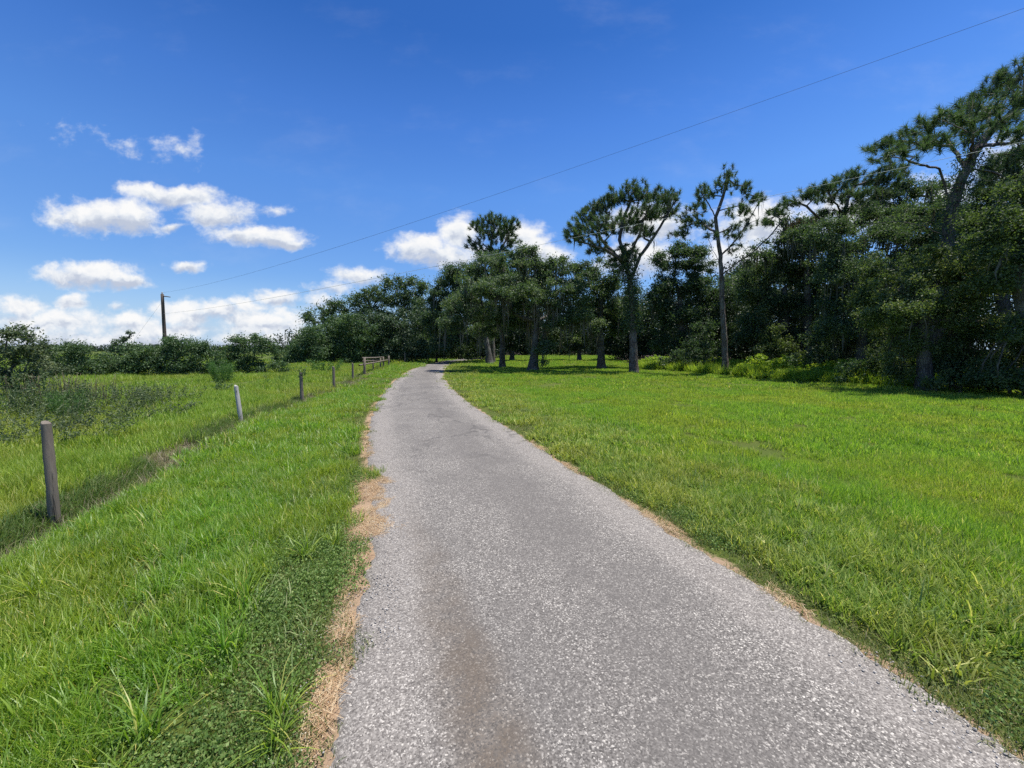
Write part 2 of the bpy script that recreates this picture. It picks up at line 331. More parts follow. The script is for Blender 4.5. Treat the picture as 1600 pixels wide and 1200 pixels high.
def build_road():
    rng = np.random.default_rng(5)
    ys = np.concatenate([np.arange(-8, 20, .03), np.arange(20, 74, .15)])
    wl = (vnoise(ys, ys * 0, 1.7, 11) - .5) * .16 + (vnoise(ys, ys * 0, 7, 12) - .5) * .09 + rng.normal(0, .008, len(ys))
    wr = (vnoise(ys, ys * 0, 1.5, 13) - .5) * .16 + (vnoise(ys, ys * 0, 6, 14) - .5) * .09 + rng.normal(0, .008, len(ys))
    far = np.clip(1.2 - ys / 12, .15, 1); wl, wr = wl * far, wr * far
    L = np.stack([xl(ys) + wl, ys], -1); Rr = np.stack([xr(ys) + wr, ys], -1)
    # the bend to the right beyond the trees
    cx = np.array([[-7.0, 78.5], [-4.6, 83.5], [-.5, 88], [5, 91], [14, 94], [30, 97], [60, 99]]); d = np.gradient(cx, axis=0); d /= np.linalg.norm(d, axis=1)[:, None]
    nn = np.stack([-d[:, 1], d[:, 0]], -1); L = np.vstack([L, cx + nn * 1.5]); Rr = np.vstack([Rr, cx - nn * 1.5])
    k = 25; u = np.linspace(0, 1, k)
    XY = L[:, None] * (1 - u)[None, :, None] + Rr[:, None] * u[None, :, None]
    ss = np.concatenate([[0], np.cumsum(np.linalg.norm(np.diff((L + Rr) / 2, axis=0), axis=1))]) - 8
    Z = .004 + .03 * (1 - (2 * u - 1) ** 2)[None] + (vnoise(XY[..., 0], XY[..., 1], 1.1, 21) - .5) * .022 * (1 - (2 * u - 1) ** 2)[None]
    out = (XY[:, :1] - XY[:, 1:2]); out = out / np.linalg.norm(out, axis=2, keepdims=True) * .05          # crumbled edge running down under the verge
    XY = np.concatenate([XY[:, :1] + out, XY, XY[:, -1:] - out], 1); Z = np.concatenate([Z[:, :1] * 0 - .05, Z, Z[:, :1] * 0 - .05], 1); k += 2; u = np.concatenate([[0], u, [1]])
    V = np.dstack([XY, Z]).reshape(-1, 3); n = len(L)
    ruv = np.dstack([np.repeat(u[None], n, 0), np.repeat(ss[:, None], k, 1), np.zeros((n, k))]).reshape(-1, 3)
    i = (np.arange(n - 1)[:, None] * k + np.arange(k - 1)[None]).ravel(); q = np.stack([i, i + 1, i + k + 1, i + k], -1)
    m, t = mat('chip_seal')
    p = t.add('ShaderNodeNewGeometry').outputs['Position']
    uv = t.add('ShaderNodeAttribute', attribute_name='road_uv').outputs['Vector']
    su = t.add('ShaderNodeSeparateXYZ', {0: uv}); U, Sx = su.outputs[0], su.outputs[1]
    wp = t.vm('MULTIPLY_ADD', t.noise(p, 40, 2, out='Color'), (.012, .012, .0), p)
    def vor(sc):
        n = t.add('ShaderNodeTexVoronoi', {'Vector': wp, 'Scale': sc, 'Randomness': 1.0}); return n.outputs['Distance'], t.add('ShaderNodeSeparateColor', {0: n.outputs['Color']}).outputs[0]
    d1, c1 = vor(140); d2, c2 = vor(80)
    stone = t.ramp(c1, [(0, (.060, .057, .056)), (.35, (.122, .116, .112)), (.7, (.178, .170, .165)), (.9, (.26, .25, .24)), (1, (.48, .465, .445))])
    big = t.m('MULTIPLY', t.step(c2, .93, .95), t.step(d2, .55, .40))
    stone = t.mix(big, stone, t.ramp(c1, [(0, (.26, .25, .24)), (1, (.56, .54, .51))]))
    tar = t.mix(t.noise(p, 160, 2), (.062, .059, .058), (.148, .141, .138))
    # where the chips are worn away the binder shows: patches, wheel tracks and the loose pale edges
    patch = t.noise(p, .8, 5, .6); fine = t.noise(p, 5, 5, .65)
    wear = t.m('ADD', t.m('MULTIPLY', patch, .75), t.m('MULTIPLY', fine, .35))
    edgef = t.m('MULTIPLY', t.m('ABSOLUTE', t.m('SUBTRACT', U, .5)), 2.0)
    wob = t.m('MULTIPLY', t.m('SUBTRACT', t.noise(t.vm('MULTIPLY', p, (1, .5, 1)), 1.1, 4), .5), .30)
    loose = t.step(t.m('ADD', edgef, wob), .55, .82)
    trackr = t.step(t.m('ABSOLUTE', t.m('SUBTRACT', t.m('ADD', U, t.m('MULTIPLY', wob, .35)), .60)), .17, .05)
    wear = t.m('SUBTRACT', t.m('ADD', wear, t.m('MULTIPLY', trackr, .10)), t.m('MULTIPLY', loose, .22))
    wf = t.step(wear, .42, .72)
    col = t.mix(t.m('MULTIPLY', wf, .62), stone, tar)
    col = t.mix(t.m('MULTIPLY', loose, .36), col, t.mix(c1, (.17, .156, .150), (.36, .34, .325)))
    # brown silt lying in the left wheel track of the near stretch, thinning out ahead
    cen = t.step(Sx, 1.2, 4.6, .245, .15); sw = t.step(Sx, 1.0, 6.0, .085, .05)
    silt = t.step(t.m('DIVIDE', t.m('ABSOLUTE', t.m('SUBTRACT', t.m('ADD', U, t.m('MULTIPLY', wob, .25)), cen)), sw), 1.25, .15)
    silt = t.m('MULTIPLY', silt, t.step(Sx, 5.6, 1.2, .0, .78)); silt = t.m('MULTIPLY', silt, t.step(t.m('ADD', fine, t.m('MULTIPLY', t.m('SUBTRACT', c1, .5), .35)), .25, .62, .15, 1))
    col = t.mix(silt, col, t.mix(t.noise(p, 120, 3), (.055, .042, .031), (.138, .107, .079)))
    # tar runs and patch rims
    rim = t.step(t.m('ABSOLUTE', t.m('SUBTRACT', t.noise(t.vm('MULTIPLY', p, (1, .6, 1)), .55, 4, .55), .5)), .014, .003)
    rim = t.m('MULTIPLY', t.m('MULTIPLY', rim, t.step(fine, .38, .6)), t.step(Sx, 5, 9, .0, .6))
    col = t.mix(rim, col, (.06, .058, .058)); col = t.mix(1.0, col, (1.17, 1.12, 1.02), 'MULTIPLY')
    hgt = t.m('MULTIPLY', t.m('SUBTRACT', t.m('ADD', t.m('SUBTRACT', 1, d1), t.m('MULTIPLY', big, .6)), t.m('MULTIPLY', silt, .5)), t.m('SUBTRACT', 1, t.m('MULTIPLY', wf, .5)))
    b = t.add('ShaderNodeBump', {'Strength': .6, 'Distance': .005, 'Height': hgt})
    s = t.add('ShaderNodeBsdfPrincipled', {'Base Color': col, 'Roughness': .85, 'Normal': b.outputs[0]}); s.inputs['Specular IOR Level'].default_value = .25
    t.add('ShaderNodeOutputMaterial', {0: s.outputs[0]})
    o = obj('road', raw_mesh('road', V, [q], m, True, {'road_uv': ruv}))
    tag(o, 'narrow grey chip sealed lane curving away to the trees', None, None, 'structure')
build_ground(); build_road()

# ------------------------------------------------------------------ trees
def leaves(cent, L, W, rng, up=.35, out=None, tint=None, fold=.0):
    """one diamond-shaped leaf per centre"""
    n = len(cent); nr = rng.standard_normal((n, 3)); nr /= np.linalg.norm(nr, axis=1)[:, None]; nr[:, 2] = nr[:, 2] * (1 - up) + up * 1.2
    if out is not None: nr += out * .4
    nr /= np.linalg.norm(nr, axis=1)[:, None] + 1e-9
    t = np.cross(nr, rng.standard_normal((n, 3))); t /= np.linalg.norm(t, axis=1)[:, None] + 1e-9; b = np.cross(nr, t)
    l = (L * rng.uniform(.6, 1.3, n))[:, None] * .5; wd = (W * rng.uniform(.7, 1.2, n))[:, None] * .5
    V = np.stack([cent - t * l, cent + b * wd + t * l * .1 + nr * wd * .3, cent + t * l, cent - b * wd + t * l * .1 + nr * wd * .3], 1).reshape(-1, 3)
    q = np.arange(n * 4).reshape(-1, 4)
    tt = rng.random(n) if tint is None else tint
    return V, q, np.repeat(np.clip(tt, 0, 1), 4)
def needles(cent, dirs, n_per, L, W, rng, tint):
    """bursts of pine needles round each shoot tip"""
    k = len(cent); c = np.repeat(cent, n_per, 0); d = np.repeat(dirs, n_per, 0) * .7 + rng.standard_normal((k * n_per, 3)) * .6
    d /= np.linalg.norm(d, axis=1)[:, None] + 1e-9
    c = c - np.repeat(dirs, n_per, 0) * (rng.random((k * n_per, 1)) * .9 * L)
    l = (L * rng.uniform(.65, 1.15, len(c)))[:, None]
    s = np.cross(d, rng.standard_normal(d.shape)); s /= np.linalg.norm(s, axis=1)[:, None] + 1e-9; s *= W / 2
    tip = c + d * l; tip[:, 2] -= (l[:, 0] * .05)
    V = np.stack([c - s, c + s, tip], 1).reshape(-1, 3)
    return V, np.arange(len(c) * 3).reshape(-1, 3), np.repeat(np.clip(np.repeat(tint, n_per) + rng.normal(0, .15, len(c)), 0, 1), 3)
def strands(tops, lens, wid, rng):
    """hanging moss: wavy tapering ribbons in pairs crossed at right angles"""
    n = len(tops); k = 4; t = np.linspace(0, 1, k)
    a = rng.random(n) * np.pi; sx = np.stack([np.cos(a), np.sin(a), a * 0], -1)
    wv = rng.normal(0, .05, (n, k, 3)); wv[:, 0] = 0; wv[..., 2] = 0; wv = np.cumsum(wv, 1)
    p = tops[:, None] + wv; p[..., 2] -= lens[:, None] * t
    wd = (wid * rng.uniform(.5, 1.3, n))[:, None] * np.array([.5, 1, .7, .1]); off = sx[:, None] * wd[..., None] * .5
    V = np.stack([p - off, p + off], 2).reshape(-1, 3)
    b = np.arange(n)[:, None] * (2 * k) + np.arange(k - 1)[None] * 2
    q = np.stack([b, b + 1, b + 3, b + 2], -1).reshape(-1, 4)
    return V, q, np.repeat(rng.random(n), 2 * k)
def grow(trunk, limbs, targets, rng, step, pathw, first):
    """joins every target to the nearest limb; returns nodes, parents, trunk length"""
    P = [np.asarray(trunk[0], float)]; par = [-1]; path = [0.0]
    def run(idx, pts):
        for q in pts:
            q = np.asarray(q, float); a = P[idx]; d = np.linalg.norm(q - a); m = max(1, int(d / step))
            for i in range(1, m + 1):
                P.append(a + (q - a) * i / m + (rng.normal(0, .05 * step, 3) if i < m else 0)); par.append(idx); path.append(path[idx] + d / m); idx = len(P) - 1
        return idx
    run(0, trunk[1:]); nt = len(P)
    for lb in limbs:
        A = np.array(P); i = int(np.argmin(np.linalg.norm(A - np.asarray(lb[0]), axis=1))); run(i, lb[1:])
    zmin = first
    top = P[nt - 1]
    order = np.argsort(np.linalg.norm(targets - top, axis=1))
    A = np.zeros((len(P) + len(targets) * 14, 3)); A[:len(P)] = P; pa = np.zeros(len(A)); pa[:len(P)] = path; n = len(P)
    for j in order:
        T = targets[j]; d = np.linalg.norm(A[:n] - T, axis=1); cost = d + pathw * pa[:n] + np.where(A[:n, 2] < zmin, 50, 0) + np.where(A[:n, 2] > T[2] + .2, .5 * (A[:n, 2] - T[2]), 0)
        i = int(np.argmin(cost)); L = d[i]; m = min(10, max(1, int(L / step))); a = A[i].copy(); side = rng.normal(0, .10 * L, 3); side[2] = -abs(side[2]) * .6; prev = i
        for s in range(1, m + 1):
            u = s / m; q = a + (T - a) * u + side * math.sin(math.pi * u)
            A[n] = q; pa[n] = pa[prev] + L / m; par.append(prev); prev = n; n += 1
    return A[:n], np.array(par), nt
def skeleton_mesh(name, A, par, nt, r0, rtop, rng, m, rmin=.012, twig=.006, flare=1.5, ntips=None):
    n = len(A); cnt = np.zeros(n); ch = [[] for _ in range(n)]
    for i in range(1, n): ch[par[i]].append(i)
    for i in range(n - 1, -1, -1):
        if not ch[i]: cnt[i] += 1
        if par[i] >= 0: cnt[par[i]] += cnt[i]
    tot = max(cnt[nt - 1], cnt[0]); rad = np.maximum(twig, r0 * .85 * (cnt / tot) ** .52)
    z0, z1 = A[0][2], A[nt - 1][2]; ln = np.concatenate([[0], np.cumsum(np.linalg.norm(np.diff(A[:nt], axis=0), axis=1))]); tt = ln / max(ln[-1], 1e-6)
    tr = r0 + (rtop - r0) * tt ** .9 + r0 * (flare - 1) * np.exp(-ln / (r0 * 2.2)); rad[:nt] = np.maximum(tr, np.minimum(rad[:nt], rtop))
    rad[nt:] = np.minimum(rad[nt:], rtop * .9 + .0 if rtop > .05 else r0 * .6)
    T = Tubes(); T.add(A[:nt], rad[:nt], 12, .04, rng)
    stack = [(i, c) for i in range(nt) for c in ch[i] if not (i + 1 == c and c < nt)]
    while stack:
        p, i = stack.pop(); chain = [p, i]
        while ch[i]:
            nx = max(ch[i], key=lambda c: cnt[c])
            stack += [(i, c) for c in ch[i] if c != nx]; chain.append(nx); i = nx
        r = rad[chain].copy(); r[0] = min(r[0], r[1] * 1.25); r = np.minimum.accumulate(r); r[-1] *= .5
        if r[0] < rmin: continue
        T.add(A[chain], r, 8 if r[0] > .1 else 5, .03, rng)
    return T.mesh(name, m)
def blob_world(blobs, Z, rng, deep=1.0):
    out = []
    for b in blobs:
        px, py, rx, ry = b[:4]; dz = b[4] if len(b) > 4 else 0.0; zz = Z + dz
        c = pix(px, py, zz); k = zz / F; out.append((c, np.array([rx * k, (rx + ry) / 2 * k * deep, ry * k])))
    return out
def spray(bw, per, rng, shell=.45):
    P, B = [], []
    for i, (c, r) in enumerate(bw):
        n = max(3, int(per(r))); d = rng.standard_normal((n, 3)); d /= np.linalg.norm(d, axis=1)[:, None]
        rr = rng.random(n) ** shell; rr = rr * rng.uniform(.8, 1.1, n)
        P.append(c + d * rr[:, None] * r); B.append(np.full(n, i))
    return np.concatenate(P), np.concatenate(B)
SEED = [100]
def broadleaf(name, label, cat, base, Z, trunk, blobs, r0=.25, L=None, cov=4.2, mat_leaf='oak_leaf', moss=0, moss_len=(.5, 1.6), clump=.55, group=None, deep=.9, bark='oak_bark', first=None, twigs=0, shell=.5):
    SEED[0] += 1; rng = np.random.default_rng(SEED[0])
    bp = base if len(base) == 3 else pix(base[0], base[1], Z); bp = np.array([bp[0], bp[1], float(height(bp[0], bp[1])) - .05])
    L = L or max(.10, Z * .0050)
    tr = [bp] + [pix(p[0], p[1], Z + (p[2] if len(p) > 2 else 0)) for p in trunk]
    bw = blob_world(blobs, Z, rng, deep)
    cr = clump * max(1.0, Z / 30)
    tg, bi = spray(bw, lambda r: 1.1 * (r[0] * r[1] * r[2]) ** (2 / 3) / (cr * cr) * 2.2 + 4, rng, shell)
    tg[:, 2] = np.maximum(tg[:, 2], .25)
    A, par, nt = grow(tr, [], tg, rng, .55, .28, first if first is not None else tr[-1][2] * .55)
    root = thing(name, label, cat, bp, group)
    def place(nm, me): me.transform(MAT(-bp)); return obj(nm, me, root)
    place('trunk', skeleton_mesh('trunk', A, par, nt, r0, r0 * .6, rng, M[bark], rmin=Z * .0006, twig=Z * .0004))
    area = sum(math.pi * r[0] * r[2] for _, r in bw); nl = int(cov * 1.45 * area / (.25 * L * L)); per = max(4, nl // len(tg))
    cs = cr * rng.uniform(.7, 1.5, len(tg)); bt = rng.normal(.42 + rng.uniform(-.12, .14), .13, len(tg))
    off = rng.standard_normal((len(tg), per, 3)); off /= np.linalg.norm(off, axis=2)[..., None] + 1e-9; off *= np.abs(rng.normal(.42, .34, (len(tg), per, 1))) * np.array([1.1, 1.1, .75])
    P = (tg[:, None] + off * cs[:, None, None]).reshape(-1, 3); tint = (bt[:, None] + rng.normal(0, .2, (len(tg), per))).ravel()
    keep = P[:, 2] > .06; P, tint = P[keep], tint[keep]
    V, q, t = leaves(P, L, L * .5, rng, .3, off.reshape(-1, 3)[keep], tint)
    if twigs:
        pass
    place('crown', raw_mesh('crown', V, [q], M[mat_leaf], False, {'tint': t}))
    if moss:
        c = A[nt:]; c = c[c[:, 2] > 1.6]; k = rng.integers(0, len(c), moss // 6); tops = np.repeat(c[k], 6, 0) + rng.normal(0, .16, (len(k) * 6, 3)); ln = rng.uniform(*moss_len, len(k)).repeat(6) * rng.uniform(.5, 1.1, len(tops)); ln = np.minimum(ln, tops[:, 2] - .5)
        V, q, t = strands(tops, ln, max(.05, Z * .003), rng); place('spanish_moss', raw_mesh('spanish_moss', V, [q], M['moss'], False, {'tint': t}))  # Spanish moss in separate hanging strands
    return root
from mathutils import Matrix
def MAT(v): return Matrix.Translation(Vector(v))
def pine(label, base, Z, trunk, limbs, blobs, vine=None, r0=.3, tuft=.34, dens=2.4, needle_w=None, n_per=34, moss=0, dead=None, first=None, group=None, deep=1.0, bare=(), moss_at=None):
    SEED[0] += 1; rng = np.random.default_rng(SEED[0])
    bp = pix(base[0], base[1], Z); bp = np.array([bp[0], bp[1], float(height(bp[0], bp[1])) - .05])
    pp = lambda p: pix(p[0], p[1], Z + (p[2] if len(p) > 2 else 0))
    tr = [bp] + [pp(p) for p in trunk]; lb = [[pp(p) for p in l] for l in list(limbs) + list(bare)]
    bw = blob_world(blobs, Z, rng, deep); db = blob_world(dead or [], Z, rng, deep)
    tg, bi = spray(bw + db, lambda r: 2.8 * dens * (r[0] * r[1] * r[2]) ** (2 / 3) / (tuft * tuft), rng, .45)
    A, par, nt = grow(tr, lb, tg, rng, .35, .16, first if first is not None else tr[-1][2] * .5)
    root = thing('pine_tree', label, 'tree', bp, group)
    def place(nm, me): me.transform(MAT(-bp)); return obj(nm, me, root)
    place('trunk', skeleton_mesh('trunk', A, par, nt, r0, r0 * .42, rng, M['pine_bark'], rmin=.006, twig=max(.010, Z * .0006), flare=1.25))
    cen = np.mean([c for c, _ in bw], 0) - np.array([0, 0, 1.5]); d = tg - cen; d /= np.linalg.norm(d, axis=1)[:, None]; d = d * .7 + rng.normal(0, .3, d.shape); d[:, 2] += .6; d /= np.linalg.norm(d, axis=1)[:, None]
    tint = rng.normal(.45, .2, len(tg)); alive = bi < len(bw); W = needle_w or max(.012, Z * .0011)
    V, q, t = needles(tg[alive], d[alive], int(n_per * 1.7), tuft, W, rng, tint[alive])
    place('crown', raw_mesh('crown', V, [q], M['needle'], False, {'tint': t}))
    if vine:                               # ivy climbing the trunk: share of its length, spread, leaves
        i = rng.integers(int(nt * vine[0]), max(int(nt * vine[1]), int(nt * vine[0]) + 1), vine[3]); q = A[i] + rng.normal(0, 1, (len(i), 3)) * np.array([vine[2], vine[2], .25]); LV = max(.09, Z * .0048)
        V, q, t = leaves(q, LV, LV * .6, rng, .2, None, rng.normal(.35, .2, len(q))); place('ivy', raw_mesh('ivy', V, [q], M['oak_leaf'], False, {'tint': t}))
    if dead:
        V, q, t = needles(tg[~alive], -d[~alive], n_per, tuft, W, rng, tint[~alive]); place('dead_needles', raw_mesh('dead_needles', V, [q], M['dead_needle'], False, {'tint': t}))
    if moss:
        c = A[nt:] if moss_at is None else np.concatenate([A[nt:], A[int(nt * .5):nt]]); k = rng.integers(0, len(c), moss // 5); tops = np.repeat(c[k], 5, 0) + rng.normal(0, .10, (len(k) * 5, 3)); ln = rng.uniform(.3, 1.2, len(k)).repeat(5) * rng.uniform(.5, 1.1, len(tops))
        V, q, t = strands(tops, ln, max(.04, Z * .0026), rng); place('spanish_moss', raw_mesh('spanish_moss', V, [q], M['moss'], False, {'tint': t}))
    return root
def zg(px, py): return float(gnd(px, py)[1])

pine('tall umbrella shaped pine on the lawn with ragged moss hung trunk', (990, 582), zg(990, 582),
     [(990, 560), (989, 520), (988, 470), (985, 440), (978, 410)],
     [[(985, 440), (1000, 400), (1022, 370), (1040, 340), (1052, 320)], [(978, 410), (968, 375), (975, 340), (985, 315)], [(978, 410), (945, 390, -1), (915, 380, -2), (893, 372, -2)], [(980, 420), (940, 375, 1), (925, 345, 2), (920, 335, 2)], [(978, 412), (1000, 365, -1), (1010, 330, -2)]],
     [(900, 364, 24, 20, -2), (918, 342, 24, 18, 1), (938, 323, 26, 16, 1), (962, 308, 26, 14, 0), (992, 298, 28, 17, 0), (1022, 306, 26, 15, -1), (1048, 306, 18, 13, 0), (1040, 328, 24, 14, 1), (1000, 330, 38, 14, -1.5), (945, 352, 30, 14, -2), (978, 350, 30, 14, 1.5), (930, 384, 22, 12, -1), (1008, 360, 18, 10, 0), (968, 405, 18, 22, 0), (988, 392, 14, 18, 0)], r0=.33, moss=190, moss_at=1, first=6.0, vine=(.42, 1.0, .38, 5200))
pine('tall slim pine with open crown before the yellow green bracken', (1132, 586), zg(1132, 586),
     [(1133, 560), (1131, 520), (1128, 470), (1127, 430), (1126, 400), (1121, 365), (1118, 340), (1126, 318), (1135, 285)],
     [[(1128, 428), (1150, 412, -1), (1175, 395, -2), (1200, 372, -2), (1222, 345, -2)], [(1121, 365), (1098, 350, 1), (1075, 345, 2)], [(1119, 345), (1108, 320, -1), (1098, 305, -1)], [(1126, 400), (1150, 375, 1), (1170, 345, 2), (1185, 318, 2)], [(1126, 405), (1112, 390, -1), (1108, 375, -2)]],
     [(1138, 268, 15, 12), (1160, 290, 18, 13, 1), (1128, 288, 16, 12, -1), (1104, 296, 20, 14, -1), (1090, 316, 20, 13, 1), (1170, 312, 18, 12, 1), (1152, 330, 22, 12, -1), (1078, 340, 24, 13, 2), (1066, 362, 22, 12, 2), (1186, 308, 12, 10, 2), (1218, 326, 13, 10, -2), (1205, 345, 10, 7, -2), (1148, 362, 22, 12, 0), (1100, 348, 18, 10, 1), (1172, 345, 14, 10, 1), (1112, 368, 14, 8, -1), (1150, 388, 12, 8, 0)], r0=.20, tuft=.32, dens=1.5, n_per=34, moss=20, first=5.2,
     bare=[[(1128, 440), (1118, 428, -.5), (1108, 422, -1), (1100, 408, -1)], [(1129, 470), (1136, 462, -.5), (1140, 452, -.5)]])
pine('small rounded pine top rising behind the mossy live oaks', (770, 566), 50,
     [(770, 540), (769, 470), (768, 420), (767, 385), (772, 352)], [[(768, 410), (785, 385), (798, 362)], [(768, 405), (750, 385), (740, 372)]],
     [(770, 342, 20, 12), (748, 352, 18, 13, 1), (795, 352, 20, 13, -1), (773, 365, 28, 14, 0), (738, 380, 14, 10, 1), (800, 374, 14, 11, 1), (760, 392, 20, 10, 0), (788, 392, 16, 9, 0)], r0=.3, tuft=.5, dens=2.3, n_per=30, first=8, moss=0)
pine('leaning old pine with wide spreading crown at the far right', (1462, 606), 17.5,
     [(1464, 560), (1468, 480), (1476, 400), (1486, 340), (1498, 290), (1516, 250), (1548, 205), (1596, 165), (1650, 125)],
     [[(1490, 322), (1468, 264, 0), (1440, 258, -1), (1420, 252, -1), (1405, 238, -1)], [(1510, 262), (1485, 228, 1), (1450, 225, 1), (1418, 222, 1), (1390, 220, 2)], [(1520, 245), (1520, 210, -2), (1490, 195, -3), (1465, 185, -3)], [(1548, 205), (1545, 175, 2), (1530, 160, 3)], [(1596, 165), (1600, 140, -1), (1590, 115, -2)], [(1480, 372), (1440, 352, -1), (1400, 346, -2), (1345, 352, -2)], [(1530, 230), (1570, 225, -2), (1620, 220, -3)]],
     [(1590, 108, 26, 14), (1560, 130, 28, 15, 1), (1530, 150, 28, 14, 2), (1500, 168, 28, 13, -1), (1472, 184, 28, 13, -2), (1440, 196, 26, 12, 1), (1410, 210, 26, 12, 1), (1380, 222, 22, 11, 1), (1362, 232, 12, 9, 2), (1400, 234, 20, 8, -1), (1450, 216, 26, 9, 0), (1500, 200, 30, 10, -2), (1550, 172, 30, 13, 0), (1595, 150, 34, 18, -1), (1640, 90, 44, 26), (1650, 160, 44, 26), (1700, 110, 60, 40), (1600, 205, 34, 14, -3), (1640, 230, 40, 18, -3), (1565, 255, 34, 18, 2), (1590, 285, 30, 20, 2), (1540, 290, 26, 14, 1), (1430, 225, 30, 9, 2), (1520, 180, 40, 12, 3), (1420, 238, 22, 8, -2), (1470, 222, 30, 10, -3), (1520, 210, 30, 12, 1), (1570, 190, 34, 14, -2), (1375, 246, 18, 8, 0), (1620, 130, 40, 26, 2)], r0=.29, tuft=.34, dens=2.1, n_per=44, first=6.5, moss=110, deep=1.1, vine=(.2, .72, .26, 6500))
pine('pine with browned lower needles among the woods right of the slim pine', (1300, 596), 24,
     [(1302, 520), (1306, 440), (1310, 380), (1318, 335), (1328, 300)], [[(1310, 380), (1285, 345), (1260, 322), (1235, 312)], [(1314, 355), (1345, 320, 1), (1370, 300, 1)], [(1316, 340), (1300, 310, -1), (1288, 292, -1)]],
     [(1336, 270, 22, 10), (1355, 282, 28, 13, 1), (1310, 286, 24, 11), (1282, 292, 22, 11, -1), (1258, 304, 20, 10), (1234, 316, 16, 9), (1300, 308, 30, 9, 1), (1342, 304, 30, 10, -1), (1376, 296, 16, 9, 1), (1212, 332, 14, 8, 1), (1360, 325, 24, 10), (1285, 335, 20, 8), (1322, 330, 24, 9), (1388, 280, 24, 11), (1408, 264, 20, 10, 1), (1380, 262, 18, 8), (1200, 346, 15, 8, 1)], r0=.22, tuft=.36, dens=2.6, n_per=36, first=6, moss=40, dead=[(1246, 356, 17, 9, 0), (1262, 348, 12, 6, 0)])

G = 'broad oaks on the lawn beyond the bend'
broadleaf('oak_tree', 'spreading live oak with thick pale trunk and long grey moss', 'tree', (833, 580), zg(833, 580), [(834, 565), (836, 545), (838, 520), (840, 500)],
    [(760, 425, 46, 24, 1), (805, 410, 48, 22, 0), (850, 420, 46, 26, 0), (885, 455, 36, 26, -1), (905, 490, 30, 20, -1), (740, 460, 40, 28, -1), (790, 450, 48, 28, -2), (840, 462, 44, 26, -1.5), (870, 500, 28, 18, -1), (770, 492, 34, 16, 0), (715, 500, 30, 26, 0), (850, 545, 16, 22, -.5), (835, 440, 40, 20, 2), (826, 396, 20, 10, 0), (885, 525, 30, 14, 2), (800, 500, 30, 14, 2), (925, 510, 22, 14, 1), (715, 470, 24, 20, 1), (760, 515, 34, 14, 3), (855, 480, 44, 26, 3), (805, 465, 50, 26, 3)], r0=.34, moss=760, moss_len=(.7, 2.8), group=None, first=3.0)
broadleaf('oak_tree', 'oak with leaning bare trunk nearest the inside of the bend', 'tree', (765, 568), zg(765, 568), [(762, 545), (757, 520), (750, 490)],
    [(705, 425, 24, 16), (692, 452, 24, 22), (718, 440, 28, 20, 1), (690, 490, 26, 24), (720, 478, 30, 24, -1), (745, 500, 28, 18), (700, 520, 28, 18, 1), (735, 425, 22, 14), (698, 538, 28, 14), (738, 530, 28, 14, 2), (675, 505, 22, 22, 2), (672, 470, 20, 20, 1), (735, 470, 34, 26, 4), (760, 450, 30, 20, 4)], r0=.36, moss=200, moss_len=(.8, 2.4), first=3.5)
broadleaf('oak_tree', 'slim dark trunked oak between the leaning oak and the live oak', 'tree', (785, 575), zg(785, 575), [(785, 545), (784, 505), (786, 460)],
    [(775, 440, 30, 20), (800, 430, 28, 18, 1), (790, 470, 30, 20), (770, 408, 22, 12, 1), (815, 458, 24, 18)], r0=.26, moss=180, moss_len=(.6, 2.2), first=4)
broadleaf('oak_tree', 'dark oak standing just left of the umbrella shaped pine', 'tree', (940, 576), zg(940, 576), [(939, 545), (938, 505), (938, 460)],
    [(925, 425, 34, 18), (955, 440, 30, 22), (905, 440, 28, 20, -1), (940, 465, 34, 22), (910, 478, 30, 18, 1), (965, 480, 26, 22), (930, 500, 26, 14), (895, 418, 16, 9), (965, 515, 28, 16, 1), (925, 525, 26, 12, 2), (985, 470, 20, 26, 1), (945, 490, 40, 22, 3), (905, 500, 34, 16, 3)], r0=.32, moss=200, moss_len=(.6, 2.2), first=3.5)
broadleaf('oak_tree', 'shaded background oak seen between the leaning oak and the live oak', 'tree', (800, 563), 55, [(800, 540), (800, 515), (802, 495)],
    [(770, 500, 34, 22), (815, 495, 36, 24), (850, 505, 34, 24), (735, 515, 32, 22), (790, 530, 40, 16), (845, 532, 36, 14)], r0=.3, moss=160, moss_len=(.8, 2.4), cov=3.2, mat_leaf='shaded_leaf')
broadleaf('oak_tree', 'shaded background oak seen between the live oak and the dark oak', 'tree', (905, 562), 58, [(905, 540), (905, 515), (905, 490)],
    [(885, 500, 30, 24), (925, 495, 34, 24), (960, 505, 32, 26), (905, 530, 38, 15), (965, 532, 36, 14), (1000, 500, 30, 28), (1005, 535, 28, 16)], r0=.3, moss=160, moss_len=(.8, 2.4), cov=3.2, mat_leaf='shaded_leaf')
